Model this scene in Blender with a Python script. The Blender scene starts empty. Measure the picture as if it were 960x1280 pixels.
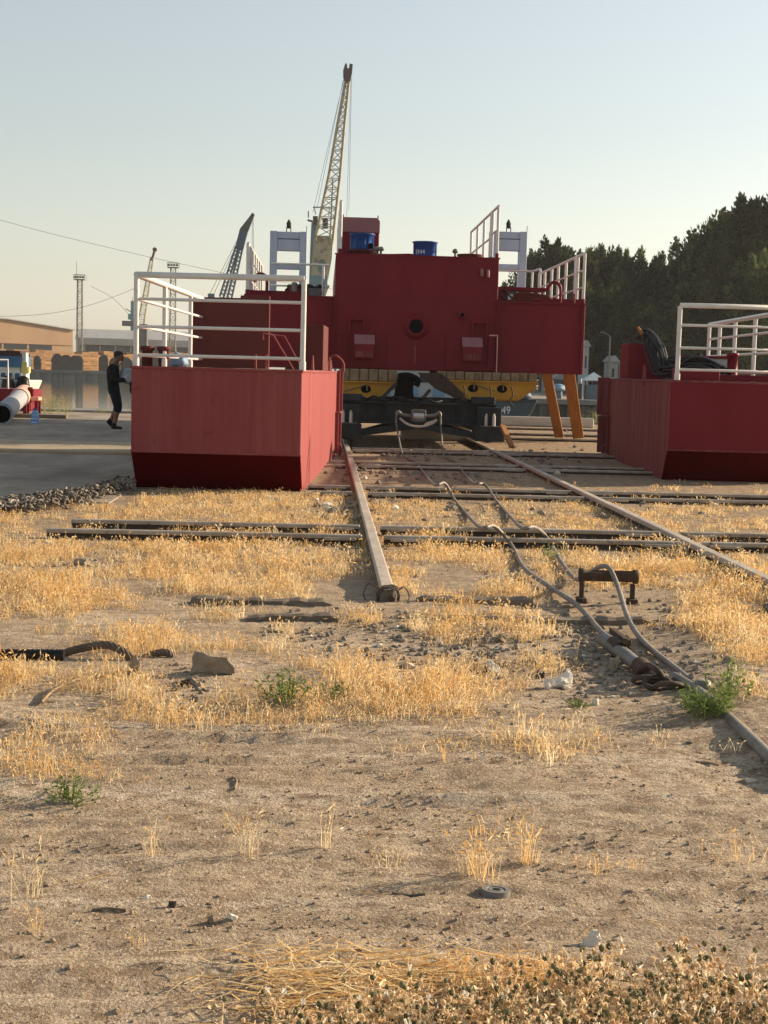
import bpy, bmesh, math, random
import numpy as np
from mathutils import Vector, Matrix
random.seed(7); rng = np.random.default_rng(11)
R = math.radians
scene = bpy.context.scene
col = scene.collection

# ------------------------------------------------------------------ camera
H, F, CX, CY = 1.4, 1775.0, 480.0, 640.0
YAW = math.atan(78/F); PITCH = math.atan(174/F); ROLL = R(1.5)
_f = Vector((math.sin(YAW)*math.cos(PITCH), math.cos(YAW)*math.cos(PITCH), -math.sin(PITCH)))
_r = Vector((math.cos(YAW), -math.sin(YAW), 0)); _u = _r.cross(_f)
CR = _r*math.cos(ROLL) + _u*math.sin(ROLL)
CU = _u*math.cos(ROLL) - _r*math.sin(ROLL)
CPOS = Vector((0, 0, H))
cd = bpy.data.cameras.new('camera'); cam = bpy.data.objects.new('camera', cd); col.objects.link(cam)
cam.matrix_world = Matrix((( CR.x, CU.x, -_f.x, 0), (CR.y, CU.y, -_f.y, 0), (CR.z, CU.z, -_f.z, H), (0, 0, 0, 1)))
cd.sensor_width = 36; cd.lens = F/1280*36; cd.clip_start = 0.1; cd.clip_end = 6000
scene.camera = cam

def ray(px, py):
    return _f*F + CR*(px-CX) - CU*(py-CY)
def G(px, py, z=0.0):
    d = ray(px, py); t = (z-H)/d.z
    return CPOS + d*t
def P(px, py, Y):
    d = ray(px, py); return CPOS + d*(Y/d.y)

# ------------------------------------------------------------------ sky, sun
SUN_AZ, SUN_EL = R(21), R(19)          # measured from +X towards +Y
sdir = Vector((math.cos(SUN_AZ)*math.cos(SUN_EL), math.sin(SUN_AZ)*math.cos(SUN_EL), math.sin(SUN_EL)))
w = bpy.data.worlds.new('World'); scene.world = w; w.use_nodes = True
nt = w.node_tree; bg = nt.nodes['Background']
sky = nt.nodes.new('ShaderNodeTexSky'); sky.sky_type = 'NISHITA'; sky.sun_disc = False
sky.sun_elevation = SUN_EL; sky.sun_rotation = R(90)-SUN_AZ
sky.air_density = 1.35; sky.dust_density = 0.9; sky.ozone_density = 1.6; sky.altitude = 0
hsv = nt.nodes.new('ShaderNodeHueSaturation'); hsv.inputs['Saturation'].default_value = .53
nt.links.new(sky.outputs[0], hsv.inputs['Color']); nt.links.new(hsv.outputs[0], bg.inputs[0]); bg.inputs[1].default_value = 0.085
sl = bpy.data.lights.new('sun', 'SUN'); sl.energy = 5.0; sl.angle = R(0.6); sl.color = (1, 0.80, 0.57)
so = bpy.data.objects.new('sun', sl); col.objects.link(so)
so.rotation_euler = sdir.to_track_quat('Z', 'Y').to_euler(); so.location = (30, 10, 40)
scene.view_settings.view_transform = 'Standard'; scene.view_settings.look = 'None'
scene.view_settings.exposure = 0.95; scene.view_settings.gamma = 1

# ------------------------------------------------------------------ materials
def pm(name, c1, c2=None, scale=4, stretch=(1, 1, 1), rough=0.6, metal=0, bump=0.0, bscale=40, c3=None, s3=18, t3=(0.55, 0.7), lo=0.35, hi=0.65, spec=0.25, detail=6, world=False):
    m = bpy.data.materials.new(name); m.use_nodes = True; n = m.node_tree.nodes; l = m.node_tree.links
    b = n['Principled BSDF']; b.inputs['Roughness'].default_value = rough; b.inputs['Metallic'].default_value = metal
    b.inputs['Specular IOR Level'].default_value = spec
    if world:
        g = n.new('ShaderNodeNewGeometry'); co = g.outputs['Position']
    else:
        tc = n.new('ShaderNodeTexCoord'); oi = n.new('ShaderNodeObjectInfo')
        va = n.new('ShaderNodeVectorMath'); va.operation = 'MULTIPLY_ADD'
        l.new(oi.outputs['Random'], va.inputs[0]); va.inputs[1].default_value = (37, 17, 23); l.new(tc.outputs['Object'], va.inputs[2]); co = va.outputs[0]
    mp = n.new('ShaderNodeMapping'); mp.inputs['Scale'].default_value = stretch; l.new(co, mp.inputs[0])
    def noise(s, d=detail, src=None):
        t = n.new('ShaderNodeTexNoise'); t.inputs['Scale'].default_value = s; t.inputs['Detail'].default_value = d
        t.inputs['Roughness'].default_value = 0.65; l.new(src or mp.outputs[0], t.inputs['Vector']); return t.outputs['Fac']
    def ramp(fac, a, b_):
        r_ = n.new('ShaderNodeMapRange'); r_.inputs[1].default_value = a; r_.inputs[2].default_value = b_; l.new(fac, r_.inputs[0]); return r_.outputs[0]
    def mix(f, a, b_):
        x = n.new('ShaderNodeMix'); x.data_type = 'RGBA'; l.new(f, x.inputs[0])
        for s, v in ((x.inputs[6], a), (x.inputs[7], b_)):
            if isinstance(v, tuple): s.default_value = (*v, 1)
            else: l.new(v, s)
        return x.outputs[2]
    out = None
    if c2: out = mix(ramp(noise(scale), lo, hi), c1, c2)
    if c3: out = mix(ramp(noise(s3, 8, co), *t3), out or c1, c3)
    if out is None: b.inputs['Base Color'].default_value = (*c1, 1)
    else: l.new(out, b.inputs['Base Color'])
    if bump:
        bp = n.new('ShaderNodeBump'); bp.inputs['Strength'].default_value = 1; bp.inputs['Distance'].default_value = bump
        l.new(noise(bscale, 8), bp.inputs['Height']); l.new(bp.outputs[0], b.inputs['Normal'])
    return m

M = {}
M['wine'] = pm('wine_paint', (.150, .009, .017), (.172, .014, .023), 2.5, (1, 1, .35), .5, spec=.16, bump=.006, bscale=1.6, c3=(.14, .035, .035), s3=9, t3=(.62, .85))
M['faded'] = pm('faded_red_paint', (.225, .046, .046), (.280, .082, .078), 7, (1, 1, .045), .7, bump=.006, bscale=2.2, c3=(.13, .016, .018), s3=5, t3=(.62, .80), lo=.36, hi=.70, spec=.15)
M['faded_skylit'] = pm('weathered_skylit_wine', (.150, .032, .034), (.27, .095, .092), 7, (1, 1, .045), .62, bump=.002, bscale=5, c3=(.11, .012, .016), s3=7, t3=(.64, .84), lo=.42, hi=.75, spec=.15)  # streaked worn wine, lightened with sky light put into its colour
M['keel'] = pm('shaded_keel_red', (.080, .002, .003), (.062, .002, .003), 4, (1, 1, .2), .7, bump=.002, bscale=6, spec=.02)  # shade under the raked bow is put into this darker red
M['primer'] = pm('brown_red_primer', (.115, .030, .025), (.10, .026, .022), 3, (1, 1, .5), .8, bump=.001, bscale=8, spec=.2)
M['white'] = pm('white_rail_paint', (.66, .65, .625), (.56, .545, .51), 5, (1, 1, 1), .4, c3=(.38, .25, .16), s3=14, t3=(.70, .80))
M['white_blue'] = pm('pale_blue_white_paint', (.42, .49, .585), (.36, .42, .51), 3, (1, 1, .3), .5)
M['steel_dark'] = pm('dark_trolley_steel', (.027, .031, .034), (.050, .053, .052), 5, (1, 1, .6), .7, spec=.2, bump=.003, bscale=12, c3=(.06, .034, .02), s3=9, t3=(.62, .75))
M['steel_mid'] = pm('grey_steel', (.20, .20, .19), (.13, .12, .11), 6, (1, 1, 1), .55, metal=.3, bump=.002, c3=(.16, .085, .045), s3=8, t3=(.58, .72))
M['bolt'] = pm('bright_bolt_steel', (.55, .53, .50), None, rough=.4, metal=.6)
M['rail'] = pm('rusty_rail_steel', (.095, .066, .050), (.055, .045, .040), 9, (1, 1, 1), .75, metal=.15, bump=.004, bscale=25, c3=(.15, .085, .045), s3=11, t3=(.6, .75))
M['railtop'] = pm('worn_rail_head', (.46, .40, .33), (.30, .24, .18), 5, (1, .4, 1), .50, metal=.35, bump=.002, bscale=25, c3=(.14, .085, .055), s3=12, t3=(.6, .7))
M['slip'] = pm('weathered_flat_rail', (.50, .43, .345), (.37, .305, .24), 5, (1, .5, 1), .6, metal=.15, bump=.003, bscale=18, c3=(.19, .12, .075), s3=10, t3=(.62, .72))
M['rust'] = pm('brown_rust', (.085, .052, .034), (.052, .038, .030), 8, (1, 1, 1), .85, bump=.006, bscale=30, c3=(.19, .10, .05), s3=15, t3=(.6, .75))
M['cable'] = pm('grey_wire_rope', (.25, .225, .195), (.17, .15, .13), 14, (1, 1, 1), .55, metal=.25, bump=.003, bscale=70)
M['rope'] = pm('tarred_wire_rope', (.115, .083, .058), (.17, .125, .085), 12, (1, 1, 1), .7, bump=.004, bscale=50)
M['timber'] = pm('squared_timber', (.30, .22, .13), (.19, .135, .08), 9, (1, .3, 1), .85, bump=.006, bscale=22, c3=(.10, .08, .055), s3=7, t3=(.58, .75))
M['plank'] = pm('orange_brown_plank', (.37, .17, .055), (.27, .115, .04), 8, (3, 3, .3), .8, bump=.003, bscale=20)
M['whiteplank'] = pm('pale_beam', (.62, .55, .45), (.48, .42, .34), 6, (.3, 1, 1), .7, bump=.003, bscale=20)
M['sleeper'] = pm('rotten_sleeper', (.12, .098, .076), (.21, .17, .125), 9, (.25, 1, 1), .95, bump=.012, bscale=16)
M['yellow'] = pm('ochre_yellow_paint', (.52, .27, .028), (.42, .21, .03), 3, (1, 1, .6), .55, bump=.001, c3=(.20, .09, .03), s3=7, t3=(.64, .78))
M['blue'] = pm('blue_drum_paint', (.016, .060, .23), (.022, .075, .27), 3, (1, 1, .4), .45, c3=(.10, .14, .22), s3=9, t3=(.66, .8))
M['bluelid'] = pm('pale_blue_paint', (.14, .24, .36), (.18, .28, .38), 3)
M['black'] = pm('black_rubber', (.006, .006, .006), (.012, .011, .010), 8, rough=.42, spec=.30, bump=.002)
M['hole'] = pm('dark_opening', (.006, .006, .006), rough=.95, spec=.1)
M['mauve'] = pm('mauve_paint_skylight', (.27, .12, .125), (.23, .10, .11), 3, rough=.6)
M['concrete'] = pm('old_concrete', (.34, .29, .225), (.19, .158, .12), 1.3, (1, .35, 1), .9, bump=.012, bscale=14, c3=(.125, .108, .088), s3=4, t3=(.55, .75), world=True)
M['sand'] = pm('pale_sand', (.40, .32, .22), (.33, .26, .175), 2, (1, 1, 1), .95, bump=.02, bscale=12, world=True)
M['quay'] = pm('quay_concrete', (.25, .235, .21), (.17, .16, .145), .6, (1, 1, .5), .9, bump=.03, bscale=3)
M['sheetpile'] = pm('sheet_pile_steel', (.135, .125, .108), (.085, .078, .068), 1.2, (3, 3, .15), .85, bump=.02, bscale=3)
M['lumber'] = pm('sawn_timber_pack', (.46, .26, .115), (.20, .115, .058), .35, (1, 1, 6), .85, bump=.04, bscale=2)
M['tarp'] = pm('grey_tarp', (.125, .10, .078), (.08, .066, .052), .6, (1, 1, 1), .8, bump=.05, bscale=1.5)
M['ochrewall'] = pm('ochre_render', (.35, .235, .145), (.30, .20, .125), .15, (1, 1, .4), .9)
M['greywall'] = pm('dark_grey_cladding', (.10, .105, .11), (.07, .075, .08), .3, (2, 2, .1), .7)
M['greyroof'] = pm('light_metal_roof', (.34, .34, .33), (.28, .28, .27), .3, (2, .1, 1), .6)
M['glassdark'] = pm('dark_glass', (.03, .035, .04), rough=.15)
M['cream'] = pm('cream_crane_paint', (.40, .355, .215), (.31, .27, .165), .7, (1, 1, .5), .6, c3=(.17, .11, .06), s3=.9, t3=(.52, .66))
M['teal'] = pm('teal_crane_paint', (.13, .24, .27), (.10, .19, .22), .7, (1, 1, .4), .6)
M['cranedark'] = pm('dark_maroon_paint', (.06, .022, .024), (.045, .018, .02), 1)
M['navy'] = pm('navy_crane_paint', (.035, .062, .115), (.05, .08, .13), .6, (1, 1, 1), .6)
M['bluegrey'] = pm('blue_grey_crane_paint', (.10, .14, .18), (.08, .11, .14), .6)
M['mast'] = pm('galvanised_mast', (.22, .22, .20), (.16, .15, .14), 1, rough=.6, metal=.2)
M['wire'] = pm('dark_wire', (.05, .05, .05), rough=.7)
M['ship'] = pm('grey_ship_paint', (.080, .095, .105), (.060, .072, .080), .5, (1, 1, .25), .5)
M['shipwhite'] = pm('ship_white_paint', (.38, .395, .39), (.28, .295, .295), .4, (1, 1, .25), .5)
M['boatwhite'] = pm('boat_cream_paint', (.62, .60, .52), (.48, .46, .40), .8, (1, 1, .3), .6)
M['boatblue'] = pm('boat_blue_paint', (.035, .105, .21), (.05, .13, .24), .8, (1, 1, 1), .5)
M['boatyellow'] = pm('boat_yellow_paint', (.60, .50, .16), (.52, .42, .14), .8)
M['pipegrey'] = pm('grey_pipe_plastic', (.30, .31, .33), (.24, .25, .27), 3, (1, 1, 1), .6)
M['pipepink'] = pm('pink_pipe_paint', (.62, .36, .27), (.54, .30, .22), 3, rough=.6)
M['skin'] = pm('skin', (.20, .10, .065), (.18, .09, .058), 10, rough=.55)
M['hair'] = pm('black_hair', (.012, .010, .009), (.02, .016, .014), 30, rough=.6)
M['cloth'] = pm('black_cloth', (.006, .006, .007), (.010, .010, .011), 12, rough=.9, bump=.004, bscale=14)
M['clothnavy'] = pm('navy_black_cloth', (.007, .009, .014), (.011, .013, .02), 12, rough=.9, bump=.004, bscale=14)
M['clothwhite'] = pm('grey_white_cloth', (.42, .43, .46), (.22, .23, .26), 9, rough=.9, bump=.01, bscale=10)
M['stone'] = pm('pale_stone', (.33, .265, .19), (.21, .17, .125), 6, rough=.95, bump=.01, bscale=18)
M['whitestone'] = pm('white_plaster', (.72, .66, .56), (.60, .54, .44), 9, rough=.95, bump=.01, bscale=18)
M['gravel'] = pm('gravel_stone', (.24, .205, .165), (.16, .14, .115), 3, rough=.95, bump=.004, bscale=60, world=True)
M['clod'] = pm('dry_clod', (.33, .25, .17), (.25, .185, .125), 7, rough=1, spec=.1, world=True)
M['chain'] = pm('chain_steel', (.17, .14, .112), (.075, .062, .052), 10, rough=.7, metal=.2, bump=.003, c3=(.48, .42, .34), s3=9, t3=(.5, .7))
M['trunk'] = pm('tree_bark', (.09, .07, .05), (.06, .047, .035), 2, (1, 1, .3), .95, bump=.03, bscale=5)
M['marking'] = pm('white_marking', (.80, .80, .78), (.6, .6, .6), 20, rough=.6)
M['roofteal'] = pm('pale_blue_awning', (.40, .47, .50), (.46, .52, .54), .5)
M['fence'] = pm('grey_green_fence', (.12, .14, .14), (.09, .10, .10), .6)

def leafmat(name, c1, c2, trans=.35, scale=.5, tint=0.0):
    m = bpy.data.materials.new(name); m.use_nodes = True; n = m.node_tree.nodes; l = m.node_tree.links
    n.remove(n['Principled BSDF']); out = n['Material Output']
    g = n.new('ShaderNodeNewGeometry'); t = n.new('ShaderNodeTexNoise'); t.inputs['Scale'].default_value = scale; t.inputs['Detail'].default_value = 4
    l.new(g.outputs['Position'], t.inputs['Vector'])
    mr = n.new('ShaderNodeMapRange'); mr.inputs[1].default_value = .4; mr.inputs[2].default_value = .62; l.new(t.outputs['Fac'], mr.inputs[0])
    ri = n.new('ShaderNodeMath'); ri.operation = 'MULTIPLY_ADD'; l.new(g.outputs['Random Per Island'], ri.inputs[0]); ri.inputs[1].default_value = .6; ri.inputs[2].default_value = -.3
    ad = n.new('ShaderNodeMath'); ad.operation = 'ADD'; ad.use_clamp = True; l.new(mr.outputs[0], ad.inputs[0]); l.new(ri.outputs[0], ad.inputs[1])
    mx = n.new('ShaderNodeMix'); mx.data_type = 'RGBA'; l.new(ad.outputs[0], mx.inputs[0]); mx.inputs[6].default_value = (*c1, 1); mx.inputs[7].default_value = (*c2, 1)
    oi = n.new('ShaderNodeObjectInfo'); hs_ = n.new('ShaderNodeHueSaturation'); hv = n.new('ShaderNodeMapRange'); hv.inputs[3].default_value = 1-tint; hv.inputs[4].default_value = 1+tint; l.new(oi.outputs['Random'], hv.inputs[0]); l.new(hv.outputs[0], hs_.inputs['Value']); l.new(mx.outputs[2], hs_.inputs['Color'])
    d = n.new('ShaderNodeBsdfDiffuse'); tr = n.new('ShaderNodeBsdfTranslucent'); ms = n.new('ShaderNodeMixShader'); ms.inputs[0].default_value = trans
    l.new(hs_.outputs[0], d.inputs[0]); l.new(hs_.outputs[0], tr.inputs[0]); l.new(d.outputs[0], ms.inputs[1]); l.new(tr.outputs[0], ms.inputs[2]); l.new(ms.outputs[0], out.inputs[0])
    return m
M['leaf'] = leafmat('evergreen_foliage', (.015, .026, .014), (.105, .125, .045), .32, .34, .6)
M['straw'] = leafmat('pale_straw', (.82, .655, .38), (.88, .76, .52), .5, 3)
M['gold'] = leafmat('golden_dry_grass', (.76, .50, .20), (.83, .61, .31), .5, 3)
M['brown'] = leafmat('brown_dry_grass', (.46, .30, .145), (.58, .41, .22), .45, 3)
M['green'] = leafmat('green_weed', (.10, .15, .04), (.22, .27, .09), .4, 6)
M['reed'] = leafmat('pale_reed', (.30, .33, .13), (.42, .40, .18), .4, 3)
M['thleaf'] = leafmat('dry_thistle_leaf', (.84, .67, .43), (.90, .79, .59), .5, 14)
M['thbrown'] = leafmat('brown_thistle_bract', (.60, .42, .24), (.74, .57, .36), .45, 14)
M['thgreen'] = leafmat('grey_green_thistle_head', (.12, .12, .062), (.26, .24, .13), .3, 14)
M['thfluff'] = leafmat('cream_thistle_fluff', (.72, .66, .54), (.82, .78, .68), .4, 14)

# ------------------------------------------------------------------ mesh helpers
class MB:
    def __init__(s): s.v = []; s.f = []; s.s = []; s.m = []
    def add(s, vs, fs, smooth=False, mi=0):
        o = len(s.v); s.v += [tuple(v) for v in vs]
        for f in fs: s.f.append(tuple(i+o for i in f)); s.s.append(smooth if isinstance(smooth, bool) else True); s.m.append(mi)
    def box(s, c, d, rz=0, mi=0, mat=None):
        x, y, z = d[0]/2, d[1]/2, d[2]/2
        vs = [Vector((a*x, b*y, e*z)) for e in (-1, 1) for b in (-1, 1) for a in (-1, 1)]
        m = mat or Matrix.Rotation(rz, 3, 'Z')
        s.add([m@v + Vector(c) for v in vs], [(0, 2, 3, 1), (4, 5, 7, 6), (0, 1, 5, 4), (2, 6, 7, 3), (0, 4, 6, 2), (1, 3, 7, 5)], mi=mi); return s
    def bx(s, x0, x1, y0, y1, z0, z1, mi=0):
        return s.box(((x0+x1)/2, (y0+y1)/2, (z0+z1)/2), (x1-x0, y1-y0, z1-z0), mi=mi)
    def beam(s, a, b, wx, wz, mi=0):
        a = Vector(a); b = Vector(b); d = (b-a); L = d.length
        q = d.to_track_quat('Y', 'Z').to_matrix()
        return s.box((a+b)/2, (wx, L, wz), mat=q, mi=mi)
    def prism(s, poly, ax, a0, a1, mi=0):
        # poly: list of 2D points; ax: extrusion axis 0,1,2
        def mk(p, t):
            return {0: (t, p[0], p[1]), 1: (p[0], t, p[1]), 2: (p[0], p[1], t)}[ax]
        n = len(poly); vs = [mk(p, a0) for p in poly] + [mk(p, a1) for p in poly]
        fs = [tuple(range(n))[::-1], tuple(range(n, 2*n))] + [(i, (i+1) % n, (i+1) % n+n, i+n) for i in range(n)]
        s.add(vs, fs, mi=mi); return s
    def tube(s, pts, r, n=8, mi=0, cap=True):
        pts = [Vector(p) for p in pts]; k = len(pts)
        rr = r if isinstance(r, (list, tuple)) else [r]*k
        up = None; vs = []
        for i, p in enumerate(pts):
            t = (pts[min(i+1, k-1)]-pts[max(i-1, 0)]).normalized()
            if up is None:
                up = t.orthogonal().normalized()
            up = (up - t*up.dot(t))
            up = up.normalized() if up.length > 1e-6 else t.orthogonal().normalized()
            b = t.cross(up)
            for j in range(n):
                a = 2*math.pi*j/n; vs.append(p + (up*math.cos(a)+b*math.sin(a))*rr[i])
        fs = [(i*n+j, i*n+(j+1) % n, (i+1)*n+(j+1) % n, (i+1)*n+j) for i in range(k-1) for j in range(n)]
        s.add(vs, fs, True, mi)
        if cap: s.add(vs[:n], [tuple(range(n))[::-1]], mi=mi); s.add(vs[-n:], [tuple(range(n))], mi=mi)
        return s
    def cyl(s, a, b, r, r2=None, n=16, mi=0): return s.tube([a, b], [r, r if r2 is None else r2], n, mi)
    def lathe(s, prof, c, n=20, mi=0, ax='Z'):
        c = Vector(c); vs = []
        for (r, z) in prof:
            for j in range(n):
                a = 2*math.pi*j/n
                v = (r*math.cos(a), r*math.sin(a), z)
                if ax == 'Y': v = (v[0], v[2], v[1])
                vs.append(c+Vector(v))
        k = len(prof); fs = [(i*n+j, i*n+(j+1) % n, (i+1)*n+(j+1) % n, (i+1)*n+j) for i in range(k-1) for j in range(n)]
        if ax == 'Y': fs = [f[::-1] for f in fs]
        s.add(vs, fs, True, mi); return s
    def build(s, name, mats, parent=None, bevel=0, loc=None):
        me = bpy.data.meshes.new(name); me.from_pydata(s.v, [], s.f)
        if not isinstance(mats, (list, tuple)): mats = [mats]
        for m in mats: me.materials.append(M[m] if isinstance(m, str) else m)
        me.polygons.foreach_set('use_smooth', s.s); me.polygons.foreach_set('material_index', s.m)
        if bevel:
            bm = bmesh.new(); bm.from_mesh(me); bmesh.ops.recalc_face_normals(bm, faces=bm.faces)
            es = [e for e in bm.edges if len(e.link_faces) == 2 and e.calc_face_angle(0) > .6 and not (e.link_faces[0].smooth and e.link_faces[1].smooth)]
            bmesh.ops.bevel(bm, geom=es, offset=bevel, segments=1, affect='EDGES', clamp_overlap=True); bm.to_mesh(me); bm.free()
        elif len(me.polygons) < 3000:
            bm = bmesh.new(); bm.from_mesh(me); bmesh.ops.recalc_face_normals(bm, faces=bm.faces); bm.to_mesh(me); bm.free()
        me.update()
        o = bpy.data.objects.new(name, me); col.objects.link(o)
        if parent: o.parent = parent
        if loc is not None: o.location = loc
        return o

def smooth_path(pts, k=6):
    pts = [Vector(p) for p in pts]; out = []
    for i in range(len(pts)-1):
        p0 = pts[max(i-1, 0)]; p1 = pts[i]; p2 = pts[i+1]; p3 = pts[min(i+2, len(pts)-1)]
        for j in range(k):
            t = j/k
            out.append(.5*((2*p1)+(p2-p0)*t+(2*p0-5*p1+4*p2-p3)*t*t+(3*p1-p0-3*p2+p3)*t**3))
    out.append(pts[-1]); return out

def tag(o, label=None, cat=None, group=None, kind=None):
    if label: o['label'] = label
    if cat: o['category'] = cat
    if group: o['group'] = group
    if kind: o['kind'] = kind
    return o
def thing(name, label, cat, loc=(0, 0, 0), rz=0, group=None):
    o = bpy.data.objects.new(name, None); col.objects.link(o); o.empty_display_size = .3
    o.location = loc; o.rotation_euler = (0, 0, rz)
    return tag(o, label, cat, group)
def rel(o, p):      # world point -> local coordinates of thing o
    m = Matrix.Translation(o.location) @ o.rotation_euler.to_matrix().to_4x4()
    return m.inverted() @ Vector(p)
def copy_tree(o, parent=None):
    c = o.copy(); col.objects.link(c)
    if parent: c.parent = parent
    for ch in list(o.children): copy_tree(ch, c)
    return c
def quadmesh(name, V, mats, mi=None, parent=None, smooth=False):
    V = np.asarray(V, dtype=np.float32); n = V.shape[0]; k = V.shape[1]
    me = bpy.data.meshes.new(name); me.vertices.add(n*k); me.vertices.foreach_set('co', V.reshape(-1))
    me.loops.add(n*k); me.loops.foreach_set('vertex_index', np.arange(n*k, dtype=np.int32))
    me.polygons.add(n); me.polygons.foreach_set('loop_start', np.arange(0, n*k, k, dtype=np.int32)); 
    for m in mats: me.materials.append(M[m])
    if mi is not None: me.polygons.foreach_set('material_index', np.asarray(mi, dtype=np.int32))
    me.update(calc_edges=True); me.validate()
    o = bpy.data.objects.new(name, me); col.objects.link(o)
    if parent: o.parent = parent
    return o

# numpy gradient noise
_perm = rng.permutation(512); _gr = rng.normal(size=(512, 2)); _gr /= np.linalg.norm(_gr, axis=1)[:, None]
def pn(x, y):
    xi = np.floor(x).astype(int); yi = np.floor(y).astype(int); xf = x-xi; yf = y-yi
    def g(a, b):
        i = _perm[(_perm[a % 512]+b) % 512]; return _gr[i]
    def dt(a, b):
        gg = g(xi+a, yi+b); return gg[..., 0]*(xf-a)+gg[..., 1]*(yf-b)
    u = xf*xf*xf*(xf*(xf*6-15)+10); v = yf*yf*yf*(yf*(yf*6-15)+10)
    n0 = dt(0, 0)*(1-u)+dt(1, 0)*u; n1 = dt(0, 1)*(1-u)+dt(1, 1)*u
    return (n0*(1-v)+n1*v)*1.5
def fbm(x, y, o=4):
    s = 0; a = 1
    for i in range(o): s = s+a*pn(x*2**i+17*i, y*2**i+5*i); a *= .5
    return s
HAZE = 0.0002
# ------------------------------------------------------------------ ground
def ss(a, b, x):
    t = np.clip((x-a)/(b-a), 0, 1); return t*t*(3-2*t)
BERM = [(G(x, y).x, G(x, y).y) for x, y in ((905, 800), (930, 850), (960, 900))]
RUTS = [(5.42, -2.0, .3, .020, 3), (5.28, -.9, 1.6, .014, 5), (4.97, -1.0, .9, .018, 8), (5.05, .3, 2.0, .012, 9), (4.62, -1.6, .2, .014, 11), (4.52, .0, 1.9, .012, 14), (4.27, -1.2, 1.5, .011, 17), (3.98, -1.3, .4, .012, 21), (3.70, -.95, -.1, .020, 24), (3.72, .1, 1.3, .012, 26), (3.50, -.8, .9, .010, 29), (5.75, -1.8, 1.8, .012, 33), (3.30, -.9, .1, .010, 35)]
def hgt(x, y):
    x = np.asarray(x, float); y = np.asarray(y, float)
    near = 1-ss(9, 14, y)
    h = .018*fbm(x*.55+3, y*.9, 3)*(.25+.75*near)
    rut = ss(2.0, 2.6, y)*(1-ss(5.4, 6.2, y))
    h += rut*(.009*fbm(x*.6+9, y*3.2, 3) + .008*np.clip(pn(x*1.0+40, y*7+4), -1, .15))
    h += near*(.0050*fbm(x*5, y*14, 4) + .0050*pn(x*22, y*38))
    for y_r, x_a, x_b, dp, sd in RUTS:
        xe = ss(x_a-.15, x_a+.15, x)*(1-ss(x_b-.15, x_b+.15, x)); dy = y-(y_r+.05*pn(x*.9+sd, x*0+sd)+.018*pn(x*4+sd, x*0)); m_ = 1.15*xe*np.clip(.30+1.2*pn(x*1.3+sd*3, x*0+2), 0, 1)
        h += m_*dp*(-np.exp(-(dy/.035)**2)+.9*np.exp(-((dy-.07)/.04)**2)+.5*np.exp(-((dy+.07)/.05)**2))+m_*.55*dp*np.exp(-(dy/.10)**2)*pn(x*26, y*40)
    cl = np.clip(pn(x*11+70, y*16+31)-.28, 0, 1); h += near*.007*cl
    for bx_, by_ in BERM: h += .05*np.exp(-(((x-bx_)/.35)**2+((y-by_)/.6)**2))
    h *= np.where(y > 13, .6, 1.0)
    return h
def axis(segs):
    out = []
    for a, b, st in segs: out += list(np.arange(a, b, st))
    return np.array(out+[segs[-1][1]])
xs = axis([(-60, -14, 2), (-14, -4.5, .25), (-4.5, -1.8, .06), (-1.8, 2.2, .024), (2.2, 5.5, .06), (5.5, 14, .25), (14, 60, 2)])
ys = axis([(-14, 2, 1.0), (2, 2.7, .05), (2.7, 4.6, .017), (4.6, 7, .026), (7, 14, .06), (14, 26, .25), (26, 43, .6)])
XX, YY = np.meshgrid(xs, ys); ZZ = hgt(XX, YY)
ZZ[-1, :] = -.05
V = np.stack([XX, YY, ZZ], -1).reshape(-1, 3).astype(np.float32)
nx, ny = len(xs), len(ys)
ii = (np.arange(ny-1)[:, None]*nx+np.arange(nx-1)[None]).reshape(-1)
Fq = np.stack([ii, ii+1, ii+1+nx, ii+nx], -1).astype(np.int32)
me = bpy.data.meshes.new('ground'); me.vertices.add(len(V)); me.vertices.foreach_set('co', V.reshape(-1))
me.loops.add(Fq.size); me.loops.foreach_set('vertex_index', Fq.reshape(-1)); me.polygons.add(len(Fq))
me.polygons.foreach_set('loop_start', np.arange(0, Fq.size, 4, dtype=np.int32)); me.polygons.foreach_set('use_smooth', np.ones(len(Fq), bool))
me.update(calc_edges=True)
ground = bpy.data.objects.new('ground', me); col.objects.link(ground); tag(ground, 'dry trampled clay yard with ruts, grit and patches of dead grass', 'ground', kind='structure')

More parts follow.
